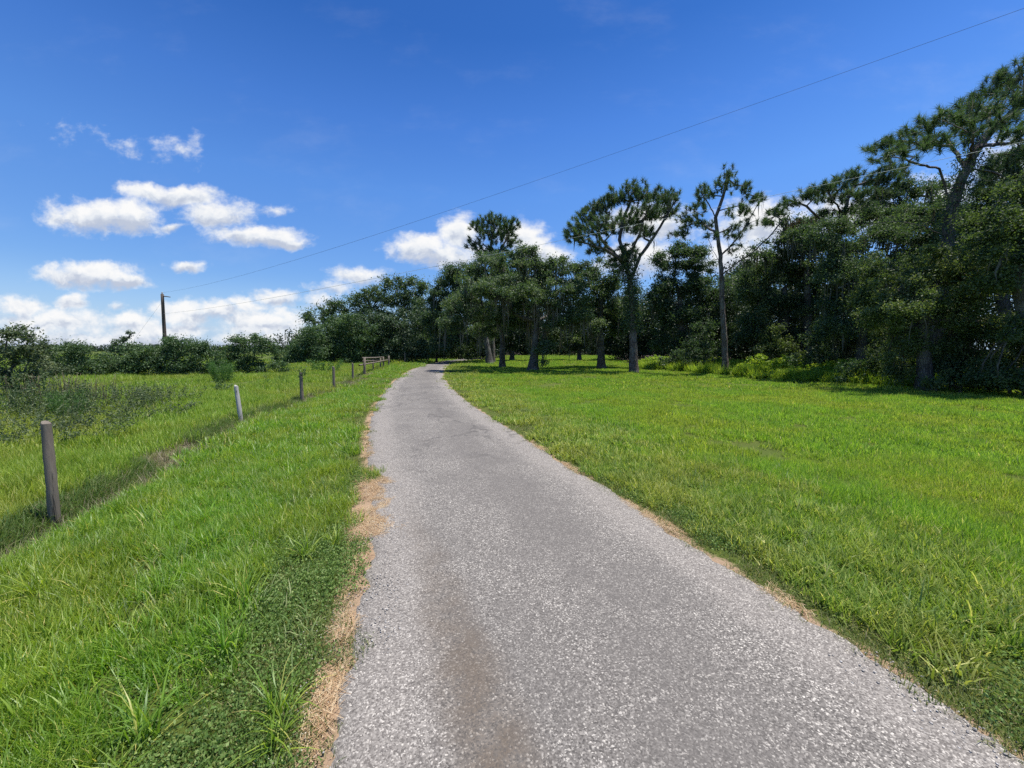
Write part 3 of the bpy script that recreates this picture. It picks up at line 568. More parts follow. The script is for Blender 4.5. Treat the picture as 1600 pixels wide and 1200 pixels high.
# right-hand wood, near to far
broadleaf('oak_tree', 'big leafy oak before the old pine with ivy covered trunk', 'tree', (1446, 606), 15.6, [(1444, 570), (1440, 530), (1446, 480), (1460, 440)],
    [(1400, 455, 38, 32), (1440, 420, 42, 30), (1490, 410, 46, 36), (1380, 495, 34, 28), (1430, 480, 42, 34, -.8), (1490, 470, 50, 38, -.5), (1545, 440, 50, 40), (1545, 510, 48, 34, -.5), (1420, 535, 36, 28), (1500, 545, 36, 26), (1370, 430, 26, 20, 1), (1400, 575, 26, 18, .5), (1355, 470, 20, 18, 1), (1560, 570, 34, 22)], r0=.24, L=.095, cov=3.4, moss=120, clump=.46, mat_leaf='warm_leaf')
broadleaf('oak_tree', 'tall oak crowding the right edge of the photograph below the pine crown', 'tree', (1625, 622), 13.6, [(1620, 560), (1600, 480), (1590, 420)],
    [(1570, 345, 40, 34), (1600, 290, 34, 30), (1620, 380, 50, 44), (1660, 320, 60, 60), (1590, 430, 50, 40), (1660, 450, 60, 60), (1600, 520, 46, 40), (1680, 560, 60, 50), (1545, 380, 30, 26), (1575, 590, 40, 22), (1530, 345, 26, 18, 1)], r0=.28, L=.095, cov=3.2, moss=60, clump=.46, mat_leaf='warm_leaf')
broadleaf('oak_tree', 'moss draped oak under the pine with browned needles', 'tree', (1346, 596), 21, [(1346, 550), (1344, 490), (1340, 440)],
    [(1330, 385, 36, 20), (1380, 365, 40, 20), (1430, 375, 36, 24), (1300, 415, 34, 26), (1350, 425, 38, 28, -1), (1400, 420, 34, 26), (1320, 465, 36, 28), (1370, 480, 36, 30), (1300, 510, 32, 26), (1345, 530, 34, 26, 1), (1290, 370, 24, 12), (1395, 345, 34, 16, 1), (1440, 335, 30, 22, 1), (1310, 352, 26, 11), (1365, 338, 24, 10, 2), (1260, 365, 20, 12, 1)], r0=.26, moss=520, moss_len=(.5, 2.4))
broadleaf('oak_tree', 'rounded oak right behind the slim pine', 'tree', (1225, 585), 28, [(1226, 550), (1228, 500), (1225, 450)],
    [(1190, 425, 32, 22), (1225, 405, 32, 20), (1255, 430, 34, 26), (1190, 470, 36, 28), (1240, 480, 38, 30), (1170, 510, 34, 26), (1220, 530, 36, 26), (1265, 520, 30, 28), (1265, 385, 26, 14), (1170, 450, 26, 20)], r0=.28, moss=150, mat_leaf='oak_leaf')
broadleaf('oak_tree', 'dense oak between the umbrella shaped pine and the slim pine', 'tree', (1066, 576), 33, [(1066, 545), (1064, 500), (1062, 450)],
    [(1075, 390, 30, 16), (1050, 405, 28, 20), (1095, 415, 30, 20), (1045, 445, 30, 26), (1085, 450, 36, 28), (1120, 460, 30, 28), (1055, 490, 34, 28), (1100, 500, 36, 28), (1040, 530, 28, 20), (1085, 540, 34, 18), (1030, 475, 22, 26), (1130, 520, 26, 24)], r0=.3, moss=110)
broadleaf('oak_tree', 'pale twigged oak farther back over the slim pine side branch', 'tree', (1185, 570), 42, [(1185, 520), (1185, 450), (1185, 425)],
    [(1195, 418, 30, 10), (1170, 425, 22, 12), (1150, 445, 30, 22), (1220, 430, 24, 14), (1175, 470, 50, 30)], r0=.3)
broadleaf('oak_tree', 'tall ragged oak behind the leaning old pine trunk', 'tree', (1440, 598), 25, [(1440, 530), (1442, 450), (1440, 390)],
    [(1440, 345, 36, 22), (1405, 325, 30, 16), (1480, 350, 34, 26), (1430, 300, 24, 12), (1470, 312, 28, 16), (1510, 370, 30, 26), (1390, 365, 34, 22), (1450, 400, 40, 26), (1500, 330, 22, 14, 1), (1390, 308, 28, 13), (1352, 325, 26, 12, 1), (1415, 288, 22, 10), (1455, 290, 20, 10, 1)], r0=.3, moss=260, cov=3.0)
broadleaf('oak_tree', 'thin topped oak behind the pine with browned needles', 'tree', (1262, 590), 27, [(1262, 540), (1262, 470), (1260, 420)],
    [(1250, 365, 30, 16), (1220, 380, 28, 16), (1290, 372, 28, 18), (1238, 348, 18, 9), (1185, 398, 26, 14), (1275, 345, 22, 10), (1260, 400, 44, 22), (1330, 355, 26, 12)], r0=.26, moss=160, cov=2.6)
broadleaf('oak_tree', 'oak filling the gap right of the leaning old pine', 'tree', (1572, 612), 19, [(1570, 540), (1565, 450), (1562, 390)],
    [(1560, 320, 34, 24), (1600, 285, 30, 24), (1532, 352, 30, 24), (1595, 345, 34, 30), (1540, 300, 20, 14), (1620, 250, 30, 24), (1560, 390, 44, 34), (1640, 300, 40, 40)], r0=.28, moss=90, moss_len=(.3, 1.0), cov=2.8)
pine('half hidden pine at the right edge behind the leaning old pine', (1610, 606), 24, [(1608, 500), (1600, 400), (1596, 320), (1590, 260)], [[(1596, 320), (1565, 290), (1545, 270)], [(1594, 300), (1620, 265), (1650, 245)]],
    [(1580, 245, 28, 13), (1555, 262, 24, 11, 1), (1610, 235, 30, 13), (1640, 255, 30, 15), (1545, 280, 18, 9), (1600, 275, 30, 12, 1), (1570, 300, 26, 9)], r0=.22, tuft=.36, dens=1.5, n_per=36, first=6, moss=40)
# woods left of the road's bend
broadleaf('oak_tree', 'tallest airy oak on the skyline left of the road bend', 'tree', (632, 566), 56, [(632, 530), (630, 490), (632, 465)],
    [(630, 440, 22, 12), (610, 448, 16, 12), (655, 452, 20, 14), (640, 466, 26, 14), (615, 475, 24, 14), (660, 485, 30, 20), (635, 500, 34, 20), (670, 515, 26, 22)], r0=.3, mat_leaf='oak_leaf', cov=3.0, shell=.45)
broadleaf('oak_tree', 'airy double topped oak left of the tallest skyline oak', 'tree', (578, 566), 57, [(578, 530), (578, 495), (576, 475)],
    [(575, 458, 18, 12), (558, 468, 17, 12), (592, 466, 16, 12), (580, 485, 30, 16), (555, 492, 22, 14), (600, 495, 22, 18)], r0=.28, mat_leaf='oak_leaf', cov=3.0, shell=.45)
broadleaf('oak_tree', 'lower airy oak at the left end of the skyline oaks', 'tree', (520, 566), 57, [(520, 540), (520, 515), (518, 495)],
    [(525, 478, 16, 11), (506, 486, 16, 11), (486, 494, 11, 10), (540, 488, 16, 12), (512, 502, 28, 13), (540, 508, 22, 14)], r0=.24, mat_leaf='oak_leaf', cov=3.0, shell=.45)
def shrub(label, base, Z, blobs, mat_leaf='bush_leaf', name='shrub', cat='shrub', r0=.09, cov=2.4, moss=0, L=None, clump=.5, group=None):
    b = base; t = blobs[0]
    return broadleaf(name, label, cat, b, Z, [((b[0] * .7 + t[0] * .3), b[1] - (b[1] - t[1]) * .35)], blobs, r0=r0, mat_leaf=mat_leaf, cov=cov, first=0.0, moss=moss, L=L, clump=clump, group=group)
shrub('dark leafy thicket under the skyline oaks behind the rail fence', (610, 567), 48, [(580, 505, 34, 22), (620, 500, 36, 24), (660, 505, 34, 26, 2), (600, 553, 40, 14), (640, 556, 36, 12), (608, 520, 32, 20), (590, 540, 30, 20), (630, 535, 30, 24), (650, 545, 26, 20), (575, 530, 24, 16)], 'far_leaf', 'thicket', 'thicket', .15)
shrub('bright green rounded thicket left of the rail fence', (545, 569), 46, [(540, 500, 30, 18), (510, 518, 32, 20), (565, 522, 30, 22), (505, 558, 30, 12), (560, 560, 28, 11), (545, 515, 30, 18), (525, 535, 32, 22), (560, 540, 30, 22), (500, 545, 26, 18), (535, 555, 34, 12)], 'bush_leaf', 'thicket', 'thicket', .13)
shrub('low sloping thicket at the left end of the oak woods', (475, 573), 43, [(492, 522, 24, 16), (475, 560, 28, 12), (450, 562, 22, 10), (480, 532, 26, 18), (460, 545, 26, 18), (495, 552, 28, 14), (445, 556, 18, 12)], 'bush_leaf', 'thicket', 'thicket', .12)
shrub('dark shaded thicket against the woods beside the far posts', (682, 563), 52, [(685, 530, 30, 22), (665, 545, 30, 16), (710, 540, 30, 22), (735, 545, 24, 16)], 'oak_leaf', 'thicket', 'thicket', .14)
shrub('double humped bush in the field left of the oak woods', (392, 584), 27, [(375, 572, 26, 13), (405, 572, 26, 12), (430, 572, 22, 11), (348, 572, 16, 11), (372, 540, 20, 13), (402, 534, 22, 12), (418, 548, 18, 14), (385, 558, 32, 15), (355, 554, 18, 14), (402, 528, 18, 8), (372, 532, 16, 8)], r0=.1)
shrub('taller pale twigged bush between the ragged bush and the bluish bush', (70, 600), 21, [(70, 552, 16, 14), (55, 566, 18, 16), (85, 572, 18, 14), (66, 536, 8, 7), (75, 584, 22, 12)], 'dull_leaf', r0=.06, clump=.35, cov=1.8)
shrub('wide rounded bush at the foot of the leaning utility pole', (290, 588), 25, [(270, 576, 30, 12), (310, 576, 30, 12), (335, 574, 22, 11), (245, 574, 22, 12), (300, 546, 20, 10), (285, 545, 28, 13), (310, 555, 26, 16), (265, 560, 28, 15), (295, 568, 34, 11), (330, 562, 18, 14), (250, 552, 20, 13), (268, 538, 18, 10), (285, 534, 22, 9), (305, 540, 18, 9)], r0=.1)
shrub('broad low bush between the leaning cedar and the pole bush', (215, 589), 25, [(200, 577, 28, 12), (230, 578, 26, 12), (172, 577, 22, 11), (228, 550, 18, 9), (215, 556, 26, 14), (190, 566, 26, 12), (235, 566, 26, 16), (165, 566, 22, 14), (210, 546, 16, 9)], r0=.1)
shrub('dull bluish bush left of the leaning cedar', (120, 590), 24, [(105, 578, 28, 12), (140, 579, 26, 11), (126, 543, 12, 8), (92, 546, 14, 9), (120, 552, 24, 12), (95, 562, 24, 14), (135, 568, 20, 12), (75, 566, 24, 15), (62, 550, 18, 12), (112, 543, 16, 9)], 'bush_leaf', r0=.1)
shrub('dark ragged bush cut by the left edge with twiggy top', (22, 624), 13.5, [(20, 550, 26, 20), (38, 568, 26, 24), (8, 585, 34, 28), (50, 590, 20, 16), (30, 603, 26, 16), (-20, 560, 34, 40), (40, 530, 9, 9), (12, 524, 10, 8), (28, 518, 7, 9), (48, 545, 8, 10)], 'dull_leaf', r0=.08, cov=1.9, L=.10, clump=.30)
# a leaning cedar
broadleaf('cedar_tree', 'small cedar with its tip bent over to the right', 'tree', (185, 586), 28, [(186, 560), (190, 538), (205, 522)],
    [(180, 540, 11, 6), (188, 533, 9, 5), (196, 527, 7, 4), (203, 521, 5, 3), (175, 549, 12, 6), (190, 548, 10, 6), (183, 558, 14, 6)], r0=.07, mat_leaf='far_leaf', cov=2.4, clump=.22, first=.6, L=.13)
# lower growth along the wood's right edge
shrub('yellow green upright shrub beside the slim pine trunk', (1178, 588), 24.5, [(1182, 562, 14, 12), (1172, 574, 16, 10), (1190, 578, 14, 9)], 'fern', r0=.04, clump=.3, L=.14)
shrub('dark green shrub in front of the dense oak', (1062, 580), 31, [(1060, 560, 26, 14), (1040, 566, 18, 10), (1085, 562, 22, 14)], 'oak_leaf', r0=.06, clump=.4)
shrub('leafy green shrub below the moss draped oak', (1345, 602), 18.6, [(1345, 572, 24, 14), (1320, 582, 20, 11), (1372, 586, 18, 10)], 'bush_leaf', r0=.05, clump=.35, L=.12)
shrub('dark low shrub at the right edge of the lawn', (1500, 616), 14.6, [(1500, 590, 34, 18), (1460, 598, 26, 12), (1545, 600, 30, 14)], 'warm_leaf', r0=.05, clump=.32, L=.11)
for lab, b, Z, bl, mm in (
    ('leafy understory shrub left of the slim pine against the dense oak', (1100, 580), 29, [(1095, 540, 26, 20), (1120, 550, 24, 20), (1078, 556, 24, 16), (1100, 518, 22, 16)], 'oak_leaf'),
    ('leafy understory shrub under the rounded oak right of the slim pine', (1215, 586), 26, [(1200, 545, 28, 20), (1238, 550, 28, 20), (1215, 522, 26, 20), (1225, 566, 30, 12)], 'warm_leaf'),
    ('dark leafy sapling clump below the pine with browned needles', (1284, 592), 22.5, [(1278, 540, 28, 24), (1302, 562, 24, 16), (1262, 566, 24, 14), (1290, 515, 22, 18)], 'oak_leaf'),
    ('leafy sapling clump just left of the big leafy oak trunk', (1395, 601), 18.5, [(1390, 548, 28, 26), (1412, 572, 24, 16), (1370, 565, 24, 16), (1385, 520, 22, 18)], 'warm_leaf'),
    ('leafy shrub filling in right of the big leafy oak trunk', (1488, 611), 15.6, [(1475, 566, 32, 24), (1510, 572, 32, 22), (1492, 540, 28, 22), (1500, 594, 36, 14)], 'oak_leaf'),
    ('leafy shrub cut by the right edge above the shaded lawn', (1580, 618), 14.2, [(1562, 565, 36, 26), (1605, 568, 40, 28), (1590, 540, 34, 20), (1585, 598, 40, 14)], 'warm_leaf')):
    shrub(lab, b, Z, bl, mm, r0=.05, clump=.42, cov=2.6, L=max(.1, Z * .005))
def woods():
    """the closed wood that fills in behind the single trees"""
    rng = np.random.default_rng(9); P = []
    def wall(line, h, n, th, bot=.3):
        line = np.array(line, float); seg = np.linalg.norm(np.diff(line, axis=0), axis=1); cs = np.concatenate([[0], np.cumsum(seg)]); s = rng.random(n) * cs[-1]
        x = np.interp(s, cs, line[:, 0]); y = np.interp(s, cs, line[:, 1]); d = rng.normal(0, th, n)
        hh = h * (.62 + .55 * vnoise(s, s * 0, .22, 31) + .25 * (vnoise(s, s * 0, .9, 32) - .5)); z = bot + (hh - bot) * rng.random(n) ** .8
        P.append(np.stack([x + d * .5, y + d, z], -1))
    wall([(17, 36), (21, 31), (26, 26), (31, 21), (34, 14), (38, 4)], 9.0, 1100, 1.5)
    wall([(26, 13), (29, 7), (32, 0), (34, -6)], 8.5, 700, 1.2)
    wall([(15, 60), (22, 48), (30, 40), (40, 30), (52, 18)], 11.0, 1100, 2.0)
    wall([(-36, 80), (-20, 84), (-2, 100), (30, 108), (60, 90), (70, 60)], 7.5, 1400, 3)
    wall([(-3, 66), (-14, 66), (-26, 62), (-34, 60)], 5.0, 500, 1.5)
    wall([(-90, 250), (100, 300), (300, 260)], 3.6, 700, 4, 0)
    wall([(-420, 200), (-250, 260), (-90, 270)], 1.5, 500, 3, 0)
    c = np.concatenate(P); per = 90; sz = np.clip(np.linalg.norm(c[:, :2], axis=1) / 40, .9, 5)
    off = rng.standard_normal((len(c), per, 3)); off /= np.linalg.norm(off, axis=2)[..., None]; off *= rng.random((len(c), per, 1)) ** .5 * np.array([1.1, 1.1, .8])
    Q = (c[:, None] + off * sz[:, None, None] * .95).reshape(-1, 3); ls = np.repeat(sz, per) * .24
    V, q, t = leaves(Q, ls, ls * .5, rng, .3, None, np.clip(np.repeat(rng.normal(.45, .2, len(c)), per) + rng.normal(0, .2, len(Q)), 0, 1))
    V[:, 2] = np.maximum(V[:, 2], .01)
    tag(obj('woods', raw_mesh('woods', V, [q], M['shaded_leaf'], False, {'tint': t})), 'dark dense wood filling in behind the single trees', 'woods', None, 'stuff')
woods()

# ------------------------------------------------------------------ fence posts, rail fence, pole, wires
def post(label, b, tp, r, m='post', group='weathered wooden fence posts'):
    rng = np.random.default_rng(int(b[0])); p0 = gnd(*b); p1 = pix(tp[0], tp[1], p0[1] + .03)
    z0 = float(height(p0[0], p0[1])); root = p0.copy(); root[2] = z0 - .25
    ax = p1 - p0; n = 16; bow = rng.normal(0, r * .12, 3); pts = np.array([p0 + ax * (i / n) + bow * math.sin(i / n * 5) for i in range(n + 1)]); pts[0][2] = z0 - .25
    rad = r * (1.06 - .10 * np.linspace(0, 1, n + 1)) * (1 + rng.normal(0, .015, n + 1))
    pts = np.vstack([pts, pts[-1:] + [[.003, 0, .003]]]); rad = np.append(rad, r * .93)
    off = math.hypot(1, p0[0] / p0[1]); rad = rad / off
    T = Tubes(); T.add(pts, rad, 28, .03, rng); me = T.mesh('post', M[m]); me.transform(MAT(-root))
    me.set_sharp_from_angle(angle=R(38)); o = obj('fence_post', me); o.location = root; return tag(o, label, 'fence post', group)
post('dark grey thick fence post nearest the camera', *POSTS[0])
post('pale leaning fence post second along the fence', *POSTS[1][:2], .058, 'pale_post')
post('grey fence post topped with a leafy sprig', *POSTS[2])
post('plain grey fence post between the sprig topped post and the shorter post', *POSTS[3])
post('short fence post next to the rail fence', *POSTS[4])
post('thin far post left of the palest far post by the road bend', (633, 568), (632.5, 552), .07)
post('thin pale far post where the road bends against dark woods', (668, 564.5), (668, 551.5), .07, 'pale_post')
def rail_fence():
    rng = np.random.default_rng(77); pts = [((569.5, 586), 558.5), ((583, 579), 561.5), ((594.5, 575), 559.5), ((599, 573.5), 557.5), ((607.5, 571.5), 556)]
    b0 = gnd(*pts[0][0]); root = thing('rail_fence', 'grey wooden rail fence with several posts by the bend', 'fence', b0); B = []
    for (bp, ty), r in zip(pts, (.085, .06, .07, .07, .09)):
        p0 = gnd(*bp); p1 = pix(bp[0], ty, p0[1]); B.append((p0, p1)); q0 = p0.copy(); q0[2] = -.2
        T = Tubes(); T.add([q0, (q0 + p1) / 2, p1], [r, r * .97, r * .93], 10, .01, rng); me = T.mesh('post', M['post']); me.transform(MAT(-b0)); obj('post', me, root)
    a0, a1 = B[0]; z0, z1 = B[-1]
    for f, i, j in ((.97, 0, 3), (.80, 0, 2), (.60, 0, 4)):
        p, q = B[i][0] + (B[i][1] - B[i][0]) * f, B[j][0] + (B[j][1] - B[j][0]) * f
        d = (q - p) / np.linalg.norm(q - p); p, q = p - d * (.3 if f > .7 else 1.3), q + d * .3; s = np.array([-.11, -.02, 0])
        T = Tubes(); T.add([p + s, (p + q) / 2 + s + [0, 0, -.02], q + s], [.05, .05, .05], 8, .02, rng); me = T.mesh('rail', M['post']); me.transform(MAT(-b0)); obj('rail', me, root)
    return root
rail_fence()
def sprig(label, p, n, h, m, name='weed', cat='weed', L=.07, spread=.12, group=None, lean=(0, 0), leafy=14, stem=.004, smat='fennel', W=.35, fan=.7):
    """a clump of upright stems with leaves along them"""
    SEED[0] += 1; rng = np.random.default_rng(SEED[0]); p = np.array(p, float)
    root = thing(name, label, cat, p, group); T = Tubes(); Q = []
    for i in range(n):
        a = rng.random() * 6.283; r = spread * rng.random() ** .5; b = np.array([r * math.cos(a), r * math.sin(a), -.04]); hh = h * rng.uniform(.6, 1.05)
        tip = b + np.array([math.cos(a) * spread * fan + lean[0] + rng.normal(0, .05 * h), math.sin(a) * spread * fan + lean[1] + rng.normal(0, .05 * h), hh])
        u = np.linspace(0, 1, 6)[:, None]; pts = b + (tip - b) * u + np.sin(u * np.pi) * rng.normal(0, .03 * h, 3); T.add(pts, np.linspace(stem, stem * .4, 6), 5)
        if leafy:
            s = rng.uniform(.12, 1, leafy)[:, None]; Q.append(b + (tip - b) * s + rng.normal(0, L * .55, (leafy, 3)))
    obj('stems', T.mesh('stems', M[smat]), root)
    if leafy:
        Q = np.concatenate(Q); V, q, t = leaves(Q, L, L * W, rng, .2); obj('leaves', raw_mesh('leaves', V, [q], M[m], False, {'tint': t}), root)
    return root
p = pix(471.5, 581, zg(472, 623)); sprig('leafy sprig growing over the top of the third fence post', (p[0], p[1] + .05, p[2] - .12), 7, .34, 'bush_leaf', 'creeper', 'creeper', .09, .10, leafy=16)
def wpoint(px, py): q = gnd(px, py); return (q[0], q[1], float(height(q[0], q[1])))
sprig('feathery bright green dog fennel behind the nearest fence post', wpoint(107, 657), 26, .82, 'fennel', 'dog_fennel', 'weed', .09, .20, leafy=90, W=.10)
sprig('feathery dog fennel left of the pale fence post', wpoint(349, 597), 40, 1.2, 'fennel', 'dog_fennel', 'weed', .13, .36, leafy=90, W=.12)
sprig('small dark leafy weed just in front of the distant dog fennel', wpoint(349, 614), 12, .62, 'bush_leaf', 'weed', 'weed', .10, .16, leafy=26)
sprig('thin upright weed stalks left of the sprig topped post', wpoint(428, 602), 7, .70, 'bush_leaf', 'weed', 'weed', .08, .35, leafy=18)
sprig('tall weed tuft against the thicket beyond the shorter post', wpoint(507, 581), 26, 1.0, 'fennel', 'weed', 'weed', .14, .8, leafy=40)
for i, (px, py, h, lab) in enumerate([(262, 634, .62, 'dark leafy weed clump at the right end of the weed patch'), (218, 640, .80, 'dark weed clump with taller spikes in the weed patch'), (178, 648, .66, 'dark weed clump beside the grey dead stalks'), (232, 652, .42, 'low weed clump at the front of the weed patch'),
                                      (150, 668, .5, 'low leafy weed clump right of the feathery dog fennel'), (45, 668, .62, 'broad dark weed clump at the left edge behind the nearest post'), (20, 690, .45, 'low weed clump nearest the left edge of the pasture'),
                                      (70, 650, .85, 'tall tangled weed clump under the ragged bush'), (120, 645, .75, 'tangled weed clump right behind the feathery dog fennel'), (190, 628, .6, 'weed clump farthest back in the weed patch'), (100, 690, .40, 'low spreading weed clump just left of the nearest post top')]):
    sprig(lab, wpoint(px, py), 40, h, 'dull_leaf', 'weed', 'weed', .06, .65, 'dark weeds in the pasture', leafy=36, W=.38)
sprig('tall scruffy green weeds at the left edge before the ragged bush', wpoint(28, 646), 44, 1.15, 'scrub_leaf', 'weed', 'weed', .07, .7, leafy=44, W=.35, fan=.25)
sprig('tall scruffy green weeds before the grey dead stalks', wpoint(84, 652), 36, .95, 'scrub_leaf', 'weed', 'weed', .07, .6, leafy=40, W=.35, fan=.25)
sprig('tall bunch of grey dead stalks beside the ragged bush', wpoint(92, 640), 70, 1.05, 'dry', 'dead_weed', 'weed', .05, .85, leafy=4, stem=.0085, smat='dry', fan=.12)
sprig('shorter grey dead stalks in front of the dull bluish bush', wpoint(140, 634), 46, .95, 'dry', 'dead_weed', 'weed', .05, .8, leafy=4, stem=.0085, smat='dry', fan=.12)
sprig('few pale arching dead stems rising behind the nearest post', wpoint(98, 690), 5, .85, 'dry', 'dead_weed', 'weed', .05, .12, lean=(.25, 0), leafy=0, stem=.004, smat='dry')

# utility pole (leaning a little) and its two wires
PB = pix(261, 585, 52); PB[2] = -.2; PT = pix(253.5, 459.5, 52)
root = thing('utility_pole', 'dark leaning wooden utility pole behind the field bushes', 'utility pole', PB)
def sub(nm, T, m, par=root, org=PB): me = T.mesh(nm, M[m]); me.transform(MAT(-org)); return obj(nm, me, par)
rg = np.random.default_rng(3); T = Tubes(); T.add([PB + (PT - PB) * f for f in np.linspace(0, 1, 9)], np.linspace(.24, .17, 9), 12, .01, rg); sub('pole', T, 'pole')
arm0 = PB + (PT - PB) * .97; T = Tubes(); T.add([arm0, arm0 + np.array([.55, 0, -.04]), arm0 + np.array([1.05, 0, -.12])], [.07, .06, .05], 8); sub('arm', T, 'pole')
T = Tubes(); T.add([PT + np.array([0, 0, -.02]), PT + np.array([0, 0, .2]), PT + np.array([0, 0, .26])], [.07, .09, .04], 8); sub('insulator', T, 'insulator')
g0 = PB + (PT - PB) * .90; T = Tubes(); T.add([g0, g0 + (np.array([PB[0] - 6.0, PB[1] - .5, 0]) - g0) * .5, np.array([PB[0] - 6.0, PB[1] - .5, 0])], .007, 5); sub('guy_wire', T, 'wire')
def wire(name, label, pts, m, r):
    P = np.array(pts, float); t = np.linspace(0, 1, 70); A = P[0] * (1 - t)[:, None] + P[1] * t[:, None]; A[:, 2] -= pts[2] * 4 * t * (1 - t)
    rr = r * np.clip(np.linalg.norm(A - [0, 0, EYE], axis=1) / 18, .45, 1.6)
    T = Tubes(); T.add(A, rr, 5); o = obj(name, T.mesh(name, M[m])); return tag(o, label, 'power line')
top = PT + np.array([0, 0, .2])
def endpt(px, py, Y): return pix(px, py, Y)
def wire2(label, start, px_pts, m, r):
    """through points given by photo pixel and distance ahead, smoothed by a parabola in plan distance"""
    Q = np.array([start] + [pix(*p) for p in px_pts]); s = np.concatenate([[0], np.cumsum(np.linalg.norm(np.diff(Q[:, :2], axis=0), axis=1))]); cx, cy = np.polyfit(s, Q[:, 0], 1), np.polyfit(s, Q[:, 1], 1)
    wt = np.ones(len(s)); wt[0] = 3; cz = np.polyfit(s, Q[:, 2], 2, w=wt)
    u = np.linspace(0, s[-1] + 9, 80); A = np.stack([np.polyval(cx, u), np.polyval(cy, u), np.polyval(cz, u)], -1); A += (start - A[0]) * np.exp(-u / 6)[:, None]
    rr = r * np.clip(np.linalg.norm(A - [0, 0, EYE], axis=1) / 18, .42, 1.5); T = Tubes(); T.add(A, rr, 5); return tag(obj('power_line', T.mesh('power_line', M[m])), label, 'power line')
def onplan(px):                          # distance ahead where the line's plan crosses a photo column
    a, b = np.array([PB[0], 52.0]), np.array([10.9, 8.1]); k = (px - 800) / F; t = (k * a[1] - a[0]) / ((b[0] - a[0]) - k * (b[1] - a[1])); return float(a[1] + t * (b[1] - a[1]))
wire2('upper power line sweeping across the open blue sky', top, [(x, y, onplan(x)) for x, y in ((375, 433), (500, 399), (700, 326), (950, 246), (1270, 126), (1595, 8))], 'wire', .0042)
wire2('lower power line running in front of the tree crowns', PB + (PT - PB) * .72, [(x, y, onplan(x)) for x, y in ((450, 461), (650, 425), (880, 377), (1050, 339), (1270, 290), (1440, 253), (1595, 219))], 'sunlit_wire', .0065)

# ------------------------------------------------------------------ grass and ground cover (scattered patches)
def blades(rng, n, rad, Lr, W, bend=.5, segs=3, tuft=0, lean=.5):
    if tuft:
        k = max(1, n // tuft); cx = (rng.random((k, 2)) - .5) * 2 * rad; b = np.repeat(cx, tuft, 0) + rng.normal(0, .018 + rad * .03, (k * tuft, 2)); n = len(b)
    else: b = (rng.random((n, 2)) - .5) * 2 * rad
    a = rng.random(n) * 2 * np.pi; h = np.stack([np.cos(a), np.sin(a)], -1); L = rng.uniform(*Lr, n) * rng.choice([1, 1, 1, 1.25], n); s = np.stack([-np.sin(a + rng.normal(0, .5, n)), np.cos(a), a * 0], -1)
    tilt = np.abs(rng.normal(0, lean, n)); cur = rng.uniform(.1, 1, n) * bend * 1.6; wd = W * rng.uniform(.6, 1.3, n)
    pts = []; x = np.zeros(n); z = np.zeros(n) - .01; ang = tilt.copy()
    for i in range(segs + 1):
        pts.append(np.stack([b[:, 0] + h[:, 0] * x, b[:, 1] + h[:, 1] * x, z], -1)); st = L / segs; x = x + np.sin(ang) * st; z = z + np.cos(ang) * st; ang = ang + cur / segs
    V, F3 = [], []
    prof = [1, .9, .6, 0] if segs == 3 else [1, .7, 0]
    for i in range(segs): V += [pts[i] - s * (wd * prof[i] / 2)[:, None], pts[i] + s * (wd * prof[i] / 2)[:, None]]
    V.append(pts[segs]); k = len(V); V = np.stack(V, 1); base = np.arange(n)[:, None] * k
    tri = []
    for i in range(segs - 1): a0 = 2 * i; tri += [(a0, a0 + 1, a0 + 3), (a0, a0 + 3, a0 + 2)]
    tri.append((2 * segs - 2, 2 * segs - 1, 2 * segs))
    Fc = (base[:, None, :] + np.array(tri)[None]).reshape(-1, 3); tint = rng.random(n)
    return V.reshape(-1, 3), Fc, np.repeat(tint, k)
COLS = {}
def patches(key, makers, m):
    col = bpy.data.collections.new(key)
    for i, f in enumerate(makers):
        V, Fc, t = f(np.random.default_rng(1000 + i + len(COLS) * 17)); V = np.array(V)
        o = bpy.data.objects.new(key + '_patch', raw_mesh(key + '_patch', V, [Fc], m, False, {'tint': t})); col.objects.link(o)
    COLS[key] = col; return col
